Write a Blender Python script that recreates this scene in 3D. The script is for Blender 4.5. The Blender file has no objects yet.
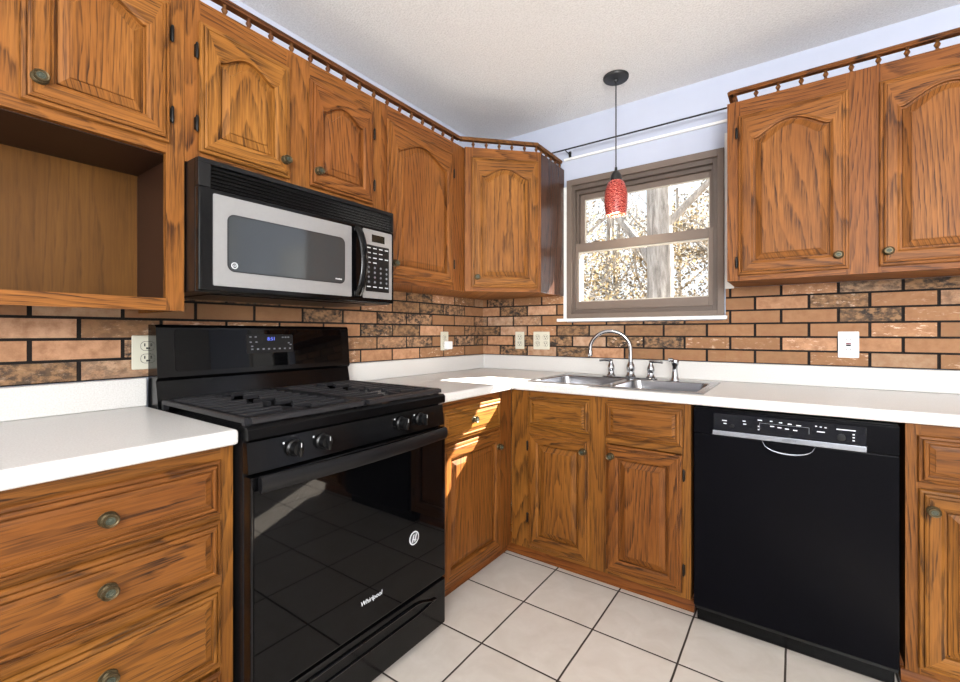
import bpy, bmesh, math, random
from mathutils import Vector, Matrix
random.seed(7)
S = bpy.context.scene
COL = S.collection
PI = math.pi

# ------------------------------------------------------------------ camera
cam = bpy.data.cameras.new('camera')
cam.sensor_width = 36.0
cam.lens = 36.0 * 439.99 / 960.0
cam.shift_x = -6.80 / 960.0
cam.shift_y = -8.11 / 960.0
cam.clip_start = 0.02
cam.clip_end = 200
camo = bpy.data.objects.new('camera', cam)
COL.objects.link(camo)
camo.location = (1.7952, -2.5205, 1.1582)
camo.rotation_euler = (PI / 2, 0, 0.6109)
S.camera = camo

# ------------------------------------------------------------------ world, sun, exposure
W = bpy.data.worlds.new('world')
S.world = W
W.use_nodes = True
wn = W.node_tree.nodes
bg = wn['Background']
bg.inputs[0].default_value = (0.86, 0.93, 1.0, 1)
bg.inputs[1].default_value = 1.25
sun = bpy.data.lights.new('sun', 'SUN')
sun.energy = 60
sun.angle = math.radians(0.6)
sun.color = (1.0, 0.95, 0.86)
suno = bpy.data.objects.new('sun', sun)
COL.objects.link(suno)
SUN_DIR = Vector((-0.57, -1.0, -0.84)).normalized()
suno.rotation_euler = SUN_DIR.to_track_quat('-Z', 'Y').to_euler()
suno.location = (4, 6, 6)


def area(name, loc, target, sx, sy, power, color=(1, 1, 1)):
    l = bpy.data.lights.new(name, 'AREA')
    l.shape = 'RECTANGLE'
    l.size = sx
    l.size_y = sy
    l.energy = power
    l.color = color
    o = bpy.data.objects.new(name, l)
    COL.objects.link(o)
    o.location = loc
    o.rotation_euler = (Vector(target) - Vector(loc)).to_track_quat('-Z', 'Y').to_euler()
    return o


# unseen fill lamps added out of view to brighten the room
area('fill_rear', (2.4, -4.62, 1.5), (1.6, 0, 1.3), 3.0, 1.9, 84, (0.95, 0.975, 1.0))
area('fill_right', (4.32, -2.6, 1.5), (0, -2.0, 1.25), 2.6, 1.8, 40, (0.93, 0.97, 1.0))
area('fill_overhead', (2.3, -2.9, 2.43), (2.3, -2.9, 0), 1.2, 0.6, 8, (1.0, 0.98, 0.95))
area('fill_upward', (2.6, -4.1, 1.7), (2.35, -3.2, 2.47), 0.7, 0.7, 92, (0.97, 0.985, 1.0))  # added upward fill that brightens the ceiling

S.view_settings.view_transform = 'Standard'
S.view_settings.look = 'None'
S.view_settings.gamma = 1.0
S.view_settings.use_curve_mapping = False
S.view_settings.exposure = 0.24


# ------------------------------------------------------------------ materials
def lin(r, g, b):
    f = lambda c: (c / 255 / 12.92) if c / 255 <= 0.04045 else ((c / 255 + 0.055) / 1.055) ** 2.4
    return (f(r), f(g), f(b), 1)


def new_mat(name):
    m = bpy.data.materials.new(name)
    m.use_nodes = True
    nt = m.node_tree
    return m, nt, nt.nodes['Principled BSDF']


def plain(name, col, rough=0.5, metal=0.0, spec=0.5, coat=0.0, emit=None, es=0.0, noise=0.0, nscale=60.0, bump=0.0):
    m, nt, p = new_mat(name)
    p.inputs['Base Color'].default_value = col
    p.inputs['Roughness'].default_value = rough
    p.inputs['Metallic'].default_value = metal
    p.inputs['Specular IOR Level'].default_value = spec
    p.inputs['Coat Weight'].default_value = coat
    if emit:
        p.inputs['Emission Color'].default_value = emit
        p.inputs['Emission Strength'].default_value = es
    tc = nt.nodes.new('ShaderNodeTexCoord')
    n = nt.nodes.new('ShaderNodeTexNoise')
    n.inputs['Scale'].default_value = nscale
    n.inputs['Detail'].default_value = 4
    nt.links.new(tc.outputs['Object'], n.inputs['Vector'])
    if noise > 0:
        mx = nt.nodes.new('ShaderNodeMix')
        mx.data_type = 'RGBA'
        mx.inputs[6].default_value = [max(0, c * (1 - noise)) for c in col[:3]] + [1]
        mx.inputs[7].default_value = [min(1, c * (1 + noise)) for c in col[:3]] + [1]
        nt.links.new(n.outputs['Fac'], mx.inputs[0])
        nt.links.new(mx.outputs[2], p.inputs['Base Color'])
    if bump > 0:
        b = nt.nodes.new('ShaderNodeBump')
        b.inputs['Strength'].default_value = bump
        b.inputs['Distance'].default_value = 0.004
        nt.links.new(n.outputs['Fac'], b.inputs['Height'])
        nt.links.new(b.outputs['Normal'], p.inputs['Normal'])
    return m


def math_node(nt, op, a=None, b=None, c=None):
    n = nt.nodes.new('ShaderNodeMath')
    n.operation = op
    for i, v in enumerate((a, b, c)):
        if v is None:
            continue
        if isinstance(v, (int, float)):
            n.inputs[i].default_value = v
        else:
            nt.links.new(v, n.inputs[i])
    return n.outputs[0]


def mixc(nt, fac, a, b):
    n = nt.nodes.new('ShaderNodeMix')
    n.data_type = 'RGBA'
    for i, v in ((0, fac), (6, a), (7, b)):
        if isinstance(v, (int, float)):
            n.inputs[i].default_value = v
        elif isinstance(v, (tuple, list)):
            n.inputs[i].default_value = v
        else:
            nt.links.new(v, n.inputs[i])
    return n.outputs[2]


def noise_node(nt, vec, scale, detail=3.0, rough=0.5, dist=0.0):
    n = nt.nodes.new('ShaderNodeTexNoise')
    n.inputs['Scale'].default_value = scale
    n.inputs['Detail'].default_value = detail
    n.inputs['Roughness'].default_value = rough
    n.inputs['Distortion'].default_value = dist
    nt.links.new(vec, n.inputs['Vector'])
    return n.outputs['Fac']


def mapped(nt, out, scale):
    mp = nt.nodes.new('ShaderNodeMapping')
    mp.inputs['Scale'].default_value = scale
    nt.links.new(out, mp.inputs['Vector'])
    return mp.outputs[0]


def ramp(nt, fac, stops):
    r = nt.nodes.new('ShaderNodeValToRGB')
    el = r.color_ramp.elements
    while len(el) < len(stops):
        el.new(0.5)
    for e, (p, c) in zip(el, stops):
        e.position = p
        e.color = c
    nt.links.new(fac, r.inputs[0])
    return r.outputs[0]


def oak(name, dark, mid, light, ringk=1.0, rough=0.48, grain=0.9):
    """red-oak: UV u runs across the grain, v along it (metres)"""
    m, nt, p = new_mat(name)
    uv = nt.nodes.new('ShaderNodeUVMap').outputs[0]
    low = noise_node(nt, mapped(nt, uv, (5.0, 0.6, 1)), 1.0, 0.4, 0.4)
    wob = noise_node(nt, mapped(nt, uv, (30, 5, 1)), 1.0, 3.0, 0.6)
    sep = nt.nodes.new('ShaderNodeSeparateXYZ')
    nt.links.new(uv, sep.inputs[0])
    ph = math_node(nt, 'MULTIPLY_ADD', low, 22.0 * ringk, math_node(nt, 'MULTIPLY_ADD', sep.outputs[0], 24.0, math_node(nt, 'MULTIPLY', wob, 1.1)))
    fr = math_node(nt, 'FRACT', ph)
    cut = math_node(nt, 'MINIMUM', math_node(nt, 'MULTIPLY', math_node(nt, 'SUBTRACT', 1.0, fr), 9.0), 1.0)
    line = math_node(nt, 'MULTIPLY', math_node(nt, 'POWER', fr, 3.2), cut)
    soft = math_node(nt, 'MULTIPLY', fr, cut)
    pores = noise_node(nt, mapped(nt, uv, (210, 7, 1)), 1.0, 2.0, 0.65)
    pm = ramp(nt, pores, [(0.44, (1, 1, 1, 1)), (0.56, (0, 0, 0, 1))])
    fine = noise_node(nt, mapped(nt, uv, (90, 2.2, 1)), 1.0, 3.0, 0.6)
    blot = noise_node(nt, mapped(nt, uv, (7, 1.8, 1)), 1.0, 3.0, 0.55)
    base = mixc(nt, ramp(nt, blot, [(0.3, (0, 0, 0, 1)), (0.72, (1, 1, 1, 1))]), mid, light)
    base = mixc(nt, math_node(nt, 'MULTIPLY', ramp(nt, fine, [(0.35, (0, 0, 0, 1)), (0.7, (1, 1, 1, 1))]), 0.6), base, mid)
    lv = ramp(nt, noise_node(nt, mapped(nt, uv, (16, 2.2, 1)), 1.0, 2.0, 0.5), [(0.35, (.15, .15, .15, 1)), (0.65, (1, 1, 1, 1))])
    d1 = math_node(nt, 'MULTIPLY_ADD', math_node(nt, 'MULTIPLY', line, lv), 0.66, math_node(nt, 'MULTIPLY', soft, 0.10))
    d2 = math_node(nt, 'MULTIPLY', pm, math_node(nt, 'MULTIPLY_ADD', soft, 0.50, 0.16))
    dk = math_node(nt, 'MINIMUM', math_node(nt, 'MULTIPLY', math_node(nt, 'ADD', d1, d2), grain), 0.95)
    col = mixc(nt, dk, base, dark)
    oi = nt.nodes.new('ShaderNodeObjectInfo')
    hs = nt.nodes.new('ShaderNodeHueSaturation')
    nt.links.new(math_node(nt, 'MULTIPLY_ADD', oi.outputs['Random'], 0.28, 0.86), hs.inputs['Value'])
    nt.links.new(math_node(nt, 'MULTIPLY_ADD', oi.outputs['Random'], 0.012, 0.494), hs.inputs['Hue'])
    nt.links.new(col, hs.inputs['Color'])
    nt.links.new(hs.outputs[0], p.inputs['Base Color'])
    p.inputs['Roughness'].default_value = rough
    p.inputs['Specular IOR Level'].default_value = 0.2
    b = nt.nodes.new('ShaderNodeBump')
    b.inputs['Strength'].default_value = 0.10
    b.inputs['Distance'].default_value = 0.001
    nt.links.new(math_node(nt, 'SUBTRACT', 1.0, dk), b.inputs['Height'])
    nt.links.new(b.outputs['Normal'], p.inputs['Normal'])
    return m


OAK = oak('oak_golden', lin(46, 22, 8), lin(128, 77, 31), lin(160, 104, 48))
OAK_SHADED = oak('oak_base_shaded', lin(36, 18, 7), lin(112, 66, 23), lin(142, 90, 36))  # same oak, darkened in colour for the weaker light at base level
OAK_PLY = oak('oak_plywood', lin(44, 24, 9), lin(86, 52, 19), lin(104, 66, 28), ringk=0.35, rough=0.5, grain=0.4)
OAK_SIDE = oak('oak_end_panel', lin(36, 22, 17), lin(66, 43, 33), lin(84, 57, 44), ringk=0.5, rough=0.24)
OAK_DARK = oak('oak_gallery', lin(48, 26, 14), lin(98, 60, 32), lin(122, 78, 42), ringk=0.4)
OAK_TRIM = oak('oak_shoe', lin(70, 34, 12), lin(126, 72, 26), lin(142, 86, 34), ringk=0.4)


def tile_floor():
    m, nt, p = new_mat('ceramic_floor_tile')
    tc = nt.nodes.new('ShaderNodeTexCoord').outputs['Object']
    sep = nt.nodes.new('ShaderNodeSeparateXYZ')
    nt.links.new(tc, sep.inputs[0])
    wob = noise_node(nt, mapped(nt, tc, (6, 6, 1)), 1.0, 2.0)
    wo = math_node(nt, 'MULTIPLY', math_node(nt, 'SUBTRACT', wob, 0.5), 0.004)
    P = 0.31

    def dist(o, off):
        t = math_node(nt, 'DIVIDE', math_node(nt, 'ADD', math_node(nt, 'SUBTRACT', o, off), wo), P)
        f = math_node(nt, 'SUBTRACT', t, math_node(nt, 'ROUND', t))
        return math_node(nt, 'MULTIPLY', math_node(nt, 'ABSOLUTE', f), P), math_node(nt, 'FLOOR', t)
    dx, ix = dist(sep.outputs[0], 0.8375)
    dy, iy = dist(sep.outputs[1], -0.566)
    d = math_node(nt, 'MINIMUM', dx, dy)
    gr = ramp(nt, math_node(nt, 'MULTIPLY', d, 100.0), [(0.28, (1, 1, 1, 1)), (0.42, (0, 0, 0, 1))])
    cmb = nt.nodes.new('ShaderNodeCombineXYZ')
    nt.links.new(ix, cmb.inputs[0])
    nt.links.new(iy, cmb.inputs[1])
    wnz = nt.nodes.new('ShaderNodeTexWhiteNoise')
    wnz.noise_dimensions = '3D'
    nt.links.new(cmb.outputs[0], wnz.inputs[0])
    n1 = noise_node(nt, tc, 9.0, 5.0, 0.6, 0.8)
    n2 = noise_node(nt, tc, 55.0, 3.0, 0.6)
    c = ramp(nt, n1, [(0.3, lin(194, 185, 175)), (0.52, lin(202, 194, 185)), (0.75, lin(209, 202, 194))])
    c = mixc(nt, math_node(nt, 'MULTIPLY', n2, 0.25), c, lin(188, 176, 164))
    c = mixc(nt, math_node(nt, 'MULTIPLY', wnz.outputs[0], 0.25), c, lin(222, 210, 198))
    c = mixc(nt, gr, c, lin(46, 34, 26))
    nt.links.new(c, p.inputs['Base Color'])
    nt.links.new(mixc(nt, gr, (0.32, 0.32, 0.32, 1), (0.9, 0.9, 0.9, 1)), p.inputs['Roughness'])
    b = nt.nodes.new('ShaderNodeBump')
    b.inputs['Strength'].default_value = 0.5
    b.inputs['Distance'].default_value = 0.002
    hh = math_node(nt, 'ADD', math_node(nt, 'MINIMUM', math_node(nt, 'MULTIPLY', d, 120.0), 1.0), math_node(nt, 'MULTIPLY', n1, 0.6))
    nt.links.new(hh, b.inputs['Height'])
    nt.links.new(b.outputs['Normal'], p.inputs['Normal'])
    return m


def brick_mat():
    """per-brick random value lives in the colour attribute 'tone' (r: clay tone, g: soot amount, b: limewash amount)"""
    m, nt, p = new_mat('thin_brick')
    at = nt.nodes.new('ShaderNodeAttribute')
    at.attribute_name = 'tone'
    sep = nt.nodes.new('ShaderNodeSeparateColor')
    nt.links.new(at.outputs['Color'], sep.inputs[0])
    tc = nt.nodes.new('ShaderNodeTexCoord').outputs['Object']
    n1 = noise_node(nt, tc, 26.0, 5.0, 0.65)
    n2 = noise_node(nt, mapped(nt, tc, (1, 1, 1.5)), 30.0, 6.0, 0.72)
    n3 = noise_node(nt, mapped(nt, tc, (0.8, 0.8, 2.2)), 34.0, 6.0, 0.75)
    clay = ramp(nt, sep.outputs[0], [(0.0, lin(144, 106, 72)), (0.3, lin(172, 127, 90)), (0.6, lin(196, 149, 114)), (0.8, lin(198, 165, 138)), (1.0, lin(164, 132, 102))])
    clay = mixc(nt, ramp(nt, n1, [(0.38, (0, 0, 0, 1)), (0.68, (.75, .75, .75, 1))]), clay, lin(142, 98, 66))
    n4 = noise_node(nt, tc, 11.0, 3.0, 0.6)
    soot = math_node(nt, 'MULTIPLY', math_node(nt, 'MULTIPLY', ramp(nt, n2, [(0.42, (0, 0, 0, 1)), (0.56, (1, 1, 1, 1))]), ramp(nt, n4, [(0.36, (.5, .5, .5, 1)), (0.56, (1, 1, 1, 1))])), sep.outputs[1])
    clay = mixc(nt, math_node(nt, 'MULTIPLY', sep.outputs[1], 0.45), clay, lin(146, 118, 84))
    c = mixc(nt, math_node(nt, 'MULTIPLY', soot, 0.97), clay, lin(34, 31, 30))
    lime = math_node(nt, 'MULTIPLY', ramp(nt, n3, [(0.56, (0, 0, 0, 1)), (0.63, (1, 1, 1, 1))]), sep.outputs[2])
    c = mixc(nt, lime, c, lin(236, 206, 180))
    nt.links.new(c, p.inputs['Base Color'])
    p.inputs['Roughness'].default_value = 0.8
    b = nt.nodes.new('ShaderNodeBump')
    b.inputs['Strength'].default_value = 0.5
    b.inputs['Distance'].default_value = 0.003
    nt.links.new(math_node(nt, 'ADD', n1, n2), b.inputs['Height'])
    nt.links.new(b.outputs['Normal'], p.inputs['Normal'])
    return m


def ceiling_mat():
    m, nt, p = new_mat('popcorn_ceiling')
    tc = nt.nodes.new('ShaderNodeTexCoord').outputs['Object']
    n1 = noise_node(nt, tc, 130.0, 3.0, 0.7)
    n2 = noise_node(nt, tc, 3.0, 3.0, 0.6)
    c = ramp(nt, n1, [(0.3, lin(222, 222, 222)), (0.6, lin(242, 242, 242))])
    c = mixc(nt, math_node(nt, 'MULTIPLY', n2, 0.3), c, lin(230, 229, 228))
    nt.links.new(c, p.inputs['Base Color'])
    p.inputs['Roughness'].default_value = 0.95
    b = nt.nodes.new('ShaderNodeBump')
    b.inputs['Strength'].default_value = 0.8
    b.inputs['Distance'].default_value = 0.006
    nt.links.new(n1, b.inputs['Height'])
    nt.links.new(b.outputs['Normal'], p.inputs['Normal'])
    return m


def counter_mat():
    m, nt, p = new_mat('laminate_white')
    tc = nt.nodes.new('ShaderNodeTexCoord').outputs['Object']
    n1 = noise_node(nt, tc, 240.0, 3.0, 0.6)
    n2 = noise_node(nt, tc, 7.0, 4.0, 0.6)
    c = ramp(nt, n1, [(0.35, lin(202, 200, 197)), (0.62, lin(217, 216, 214))])
    c = mixc(nt, math_node(nt, 'MULTIPLY', n2, 0.3), c, lin(206, 202, 196))
    nt.links.new(c, p.inputs['Base Color'])
    p.inputs['Roughness'].default_value = 0.33
    return m


def shade_mat():
    m, nt, p = new_mat('red_art_glass')
    tc = nt.nodes.new('ShaderNodeTexCoord').outputs['Object']
    w = nt.nodes.new('ShaderNodeTexWave')
    w.inputs['Scale'].default_value = 44
    w.inputs['Distortion'].default_value = 9
    w.inputs['Detail'].default_value = 2
    w.inputs['Detail Scale'].default_value = 2.2
    w.bands_direction = 'Z'
    nt.links.new(tc, w.inputs['Vector'])
    c = ramp(nt, w.outputs['Fac'], [(0.0, lin(60, 1, 4)), (0.45, lin(150, 3, 8)), (0.80, lin(182, 10, 14)), (0.93, lin(240, 150, 132))])
    nt.links.new(c, p.inputs['Base Color'])
    p.inputs['Roughness'].default_value = 0.3
    p.inputs['Specular IOR Level'].default_value = 0.25
    nt.links.new(c, p.inputs['Emission Color'])
    p.inputs['Emission Strength'].default_value = 0.02
    return m


def bark_mat():
    m, nt, p = new_mat('tree_bark')
    tc = nt.nodes.new('ShaderNodeTexCoord').outputs['Object']
    n1 = noise_node(nt, mapped(nt, tc, (9, 9, 1.3)), 1.6, 5.0, 0.65, 0.6)
    c = ramp(nt, n1, [(0.3, lin(92, 86, 81)), (0.5, lin(152, 146, 140)), (0.7, lin(194, 189, 184))])
    nt.links.new(c, p.inputs['Base Color'])
    p.inputs['Roughness'].default_value = 0.95
    b = nt.nodes.new('ShaderNodeBump')
    b.inputs['Distance'].default_value = 0.03
    nt.links.new(n1, b.inputs['Height'])
    nt.links.new(b.outputs['Normal'], p.inputs['Normal'])
    return m


def leaf_mat(name, c0, c1):
    m, nt, p = new_mat(name)
    gi = nt.nodes.new('ShaderNodeNewGeometry')
    c = mixc(nt, gi.outputs['Random Per Island'], c0, c1)
    nt.links.new(c, p.inputs['Base Color'])
    p.inputs['Roughness'].default_value = 0.8
    tr = nt.nodes.new('ShaderNodeBsdfTranslucent')
    nt.links.new(c, tr.inputs[0])
    mx = nt.nodes.new('ShaderNodeMixShader')
    mx.inputs[0].default_value = 0.45
    nt.links.new(p.outputs[0], mx.inputs[1])
    nt.links.new(tr.outputs[0], mx.inputs[2])
    nt.links.new(mx.outputs[0], nt.nodes['Material Output'].inputs[0])
    return m


def glass_mat():
    m, nt, p = new_mat('window_glass')
    nt.nodes.remove(p)
    t = nt.nodes.new('ShaderNodeBsdfTransparent')
    g = nt.nodes.new('ShaderNodeBsdfGlossy')
    g.inputs['Roughness'].default_value = 0.02
    f = nt.nodes.new('ShaderNodeFresnel')
    f.inputs[0].default_value = 1.3
    mx = nt.nodes.new('ShaderNodeMixShader')
    nt.links.new(f.outputs[0], mx.inputs[0])
    nt.links.new(t.outputs[0], mx.inputs[1])
    nt.links.new(g.outputs[0], mx.inputs[2])
    nt.links.new(mx.outputs[0], nt.nodes['Material Output'].inputs[0])
    return m


FLOOR = tile_floor()
BRICK = brick_mat()
MORTAR = plain('dark_mortar', lin(26, 20, 17), 0.95, noise=0.3, nscale=90)
CEIL = ceiling_mat()
WALL = plain('lavender_white_paint', lin(190, 196, 213), 0.85, noise=0.03, nscale=12, bump=0.05)
WALL2 = plain('warm_white_paint', lin(226, 222, 216), 0.85, noise=0.03, nscale=12)
WHITE = plain('white_trim_paint', lin(236, 236, 234), 0.45, noise=0.02, nscale=20)
COUNTER = counter_mat()
TAUPE = plain('taupe_window_vinyl', lin(112, 98, 88), 0.5, noise=0.06, nscale=30)
TAUPE_D = plain('taupe_window_dark', lin(92, 80, 72), 0.5, noise=0.06, nscale=30)
TAUPE_L = plain('pale_glazing_bead', lin(190, 184, 172), 0.5, noise=0.05, nscale=30)
GLASS = glass_mat()
BLACK = plain('black_enamel', lin(7, 7, 8), 0.14, spec=0.25, coat=0.0, noise=0.15, nscale=40)
BLACKG = plain('black_oven_glass', lin(4, 4, 5), 0.03, spec=0.2, noise=0.1, nscale=20)
BLACKS = plain('black_satin', lin(14, 14, 16), 0.34, spec=0.25, noise=0.15, nscale=60)
IRON = plain('cast_iron', lin(30, 30, 33), 0.42, spec=0.4, noise=0.2, nscale=150, bump=0.2)
COOK = plain('cooktop_enamel', lin(6, 6, 7), 0.25, spec=0.15, noise=0.15, nscale=50)
BLACKP = plain('black_plastic', lin(12, 12, 13), 0.3, spec=0.35, noise=0.1, nscale=60)
DWBLACK = plain('dishwasher_black', lin(6, 6, 10), 0.36, spec=0.05, noise=0.25, nscale=14)
DWPANEL = plain('dishwasher_console', lin(8, 11, 20), 0.12, spec=0.3, noise=0.1, nscale=14)
STEEL = plain('brushed_steel', lin(166, 166, 166), 0.36, metal=0.6, noise=0.05, nscale=90)
SINKM = plain('sink_steel', lin(150, 150, 153), 0.27, metal=1.0, noise=0.06, nscale=50)
CHROME = plain('chrome', lin(168, 170, 174), 0.07, metal=1.0, noise=0.01)
MWIN = plain('microwave_window', lin(52, 56, 58), 0.06, spec=0.75, noise=0.08, nscale=200)
BRASS = plain('antique_brass', lin(84, 72, 50), 0.38, metal=0.75, noise=0.5, nscale=160, bump=0.2)
VERDI = plain('verdigris', lin(70, 74, 62), 0.5, metal=0.4, noise=0.4, nscale=160)
HINGE = plain('black_hinge', lin(22, 19, 17), 0.4, metal=0.5, noise=0.2)
IVORY = plain('ivory_plastic', lin(210, 207, 190), 0.4, noise=0.02)
WPLAST = plain('white_plastic', lin(238, 238, 240), 0.35, noise=0.02)
SLOT = plain('dark_slot', lin(24, 20, 20), 0.6, noise=0.1)
PINKSLOT = plain('dull_red_button', lin(120, 62, 66), 0.5, noise=0.1)
MARK = plain('pale_marking', lin(205, 208, 212), 0.5, noise=0.02)
MARKD = plain('grey_marking', lin(120, 124, 130), 0.5, noise=0.02)
DARKTXT = plain('dark_lettering', lin(40, 42, 48), 0.5, noise=0.02)
SILVER = plain('silver_strip', lin(150, 155, 164), 0.25, metal=0.7, noise=0.03)
BLUE = plain('blue_display', lin(20, 24, 60), 0.2, emit=lin(110, 130, 255), es=1.2, noise=0.05)
LCD = plain('dim_display', lin(34, 32, 26), 0.15, noise=0.1)
SHADE = shade_mat()
BULB = plain('glowing_bulb', lin(255, 236, 200), 0.4, emit=lin(255, 226, 170), es=5.0, noise=0.01)
CANOPY = plain('dark_bronze', lin(40, 40, 40), 0.4, metal=0.3, noise=0.1)
BARK = bark_mat()
LEAF_T = leaf_mat('tan_leaves', lin(80, 70, 58), lin(132, 122, 108))
LEAF_Y = leaf_mat('yellow_leaves', lin(94, 80, 56), lin(140, 126, 100))
LEAF_G = leaf_mat('pale_leaves', lin(78, 74, 68), lin(126, 124, 118))
LITTER = plain('leaf_litter', lin(104, 90, 70), 0.95, noise=0.35, nscale=9)
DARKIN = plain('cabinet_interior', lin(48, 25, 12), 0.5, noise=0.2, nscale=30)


# ------------------------------------------------------------------ mesh toolkit
class Frame:
    """local (u, w, z): u to the right along a cabinet face, w out of the face, z up"""
    def __init__(s, o, u, w):
        s.o, s.u, s.w = Vector(o), Vector(u).normalized(), Vector(w).normalized()

    def __call__(s, u, w, z):
        return s.o + s.u * u + s.w * w + Vector((0, 0, z))


def FL(x):
    return Frame((x, 0, 0), (0, 1, 0), (1, 0, 0))        # faces of things on the left wall


def FB(y):
    return Frame((0, y, 0), (1, 0, 0), (0, -1, 0))       # faces of things on the back wall


WORLD = Frame((0, 0, 0), (1, 0, 0), (0, 1, 0))


class MB:
    def __init__(s, F=WORLD):
        s.bm = bmesh.new()
        s.uv = s.bm.loops.layers.uv.new('UVMap')
        s.F = F
        s.smooth = False

    def _uv(s, face, loc, grain, off, mi=0):
        """loc: {vert: (u,w,z)}"""
        face.material_index = mi
        for l in face.loops:
            c = loc[l.vert]
            if grain == 'z':
                l[s.uv].uv = (c[0] + c[1] + off[0], c[2] + off[1])
            elif grain == 'u':
                l[s.uv].uv = (c[2] + c[1] + off[0], c[0] + off[1])
            else:
                l[s.uv].uv = (c[0] + c[2] + off[0], c[1] + off[1])

    def off(s):
        return (random.uniform(0, 30), random.uniform(0, 30))

    def box(s, u0, u1, w0, w1, z0, z1, grain='z', mi=0, bev=0.0):
        cs = [(u, w, z) for u in (u0, u1) for w in (w0, w1) for z in (z0, z1)]
        vs = [s.bm.verts.new(s.F(*c)) for c in cs]
        loc = dict(zip(vs, cs))
        off = s.off()
        fs = []
        for q in ((0, 1, 3, 2), (4, 6, 7, 5), (0, 4, 5, 1), (2, 3, 7, 6), (0, 2, 6, 4), (1, 5, 7, 3)):
            f = s.bm.faces.new([vs[i] for i in q])
            s._uv(f, loc, grain, off, mi)
            fs.append(f)
        bmesh.ops.recalc_face_normals(s.bm, faces=fs)
        if bev > 0:
            ed = list({e for f in fs for e in f.edges})
            bmesh.ops.bevel(s.bm, geom=ed, offset=bev, segments=2, affect='EDGES', profile=0.6)
        return s

    def loft(s, rings, grains=None, cap0=True, cap1=True, mi=0, closed=True, off=None, grain='z'):
        """rings: lists of (u,w,z); grains: function (ring index, segment index) -> grain"""
        off = off or s.off()
        off2 = s.off()
        V = []
        loc = {}
        for r in rings:
            row = []
            for c in r:
                v = s.bm.verts.new(s.F(*c))
                loc[v] = c
                row.append(v)
            V.append(row)
        n = len(rings[0])
        fs = []
        for i in range(len(V) - 1):
            for j in range(n if closed else n - 1):
                k = (j + 1) % n
                f = s.bm.faces.new((V[i][j], V[i][k], V[i + 1][k], V[i + 1][j]))
                g = grains(i, j) if grains else grain
                s._uv(f, loc, g, off if g == 'z' else off2, mi)
                fs.append(f)
        if cap0:
            f = s.bm.faces.new(V[0][::-1])
            s._uv(f, loc, grain, off, mi)
            fs.append(f)
        if cap1:
            f = s.bm.faces.new(V[-1])
            s._uv(f, loc, grain, off, mi)
            fs.append(f)
        bmesh.ops.recalc_face_normals(s.bm, faces=fs)
        return s

    def lathe(s, prof, c=(0, 0, 0), axis='z', n=20, mi=0):
        """prof: (radius, height) pairs along the axis"""
        rings = []
        for r, h in prof:
            row = []
            for k in range(n):
                a = 2 * PI * k / n
                p, q = max(r, 1e-4) * math.cos(a), max(r, 1e-4) * math.sin(a)
                row.append((c[0] + p, c[1] + q, c[2] + h) if axis == 'z' else
                           (c[0] + p, c[1] + h, c[2] + q) if axis == 'w' else (c[0] + h, c[1] + p, c[2] + q))
            rings.append(row)
        return s.loft(rings, mi=mi)

    def tube(s, path, rad, n=10, mi=0):
        P = [Vector(p) for p in path]
        if isinstance(rad, (int, float)):
            rad = [rad] * len(P)
        rings = []
        up = None
        for i, p in enumerate(P):
            t = (P[min(i + 1, len(P) - 1)] - P[max(i - 1, 0)]).normalized()
            if up is None:
                up = Vector((0, 0, 1)) if abs(t.z) < 0.9 else Vector((1, 0, 0))
            a = (up - t * up.dot(t)).normalized()
            b = t.cross(a)
            up = a
            rings.append([tuple(p + (a * math.cos(2 * PI * k / n) + b * math.sin(2 * PI * k / n)) * rad[i]) for k in range(n)])
        return s.loft(rings, mi=mi)

    def prism(s, poly, z0, z1, grain='z', mi=0):
        return s.loft([[(x, y, z0) for x, y in poly], [(x, y, z1) for x, y in poly]], mi=mi, grain=grain)

    def plate(s, pts, w0, w1, mi=0, grain='z'):
        """outline in (u,z) thickened along w"""
        return s.loft([[(u, w0, z) for u, z in pts], [(u, w1, z) for u, z in pts]], mi=mi, grain=grain)

    def cells(s, xs, ys, mask, put, t0, t1, grain='z', mi=0):
        """grid slab with holes; put(x, y, t) -> (u,w,z)"""
        vt = {}
        loc = {}

        def V(i, j, k):
            if (i, j, k) not in vt:
                c = put(xs[i], ys[j], (t0, t1)[k])
                v = s.bm.verts.new(s.F(*c))
                vt[(i, j, k)] = v
                loc[v] = c
            return vt[(i, j, k)]
        nx, ny = len(xs) - 1, len(ys) - 1
        on = lambda i, j: 0 <= i < nx and 0 <= j < ny and mask(0.5 * (xs[i] + xs[i + 1]), 0.5 * (ys[j] + ys[j + 1]))
        fs = []
        off = s.off()
        for i in range(nx):
            for j in range(ny):
                if not on(i, j):
                    continue
                q = [(i, j), (i + 1, j), (i + 1, j + 1), (i, j + 1)]
                fs.append(s.bm.faces.new([V(a, b, 1) for a, b in q]))
                fs.append(s.bm.faces.new([V(a, b, 0) for a, b in q[::-1]]))
                for (di, dj), (a, b) in (((0, -1), (0, 1)), ((1, 0), (1, 2)), ((0, 1), (2, 3)), ((-1, 0), (3, 0))):
                    if not on(i + di, j + dj):
                        fs.append(s.bm.faces.new([V(*q[a], 0), V(*q[b], 0), V(*q[b], 1), V(*q[a], 1)]))
        for f in fs:
            s._uv(f, loc, grain, off, mi)
        bmesh.ops.recalc_face_normals(s.bm, faces=fs)
        return s

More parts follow.
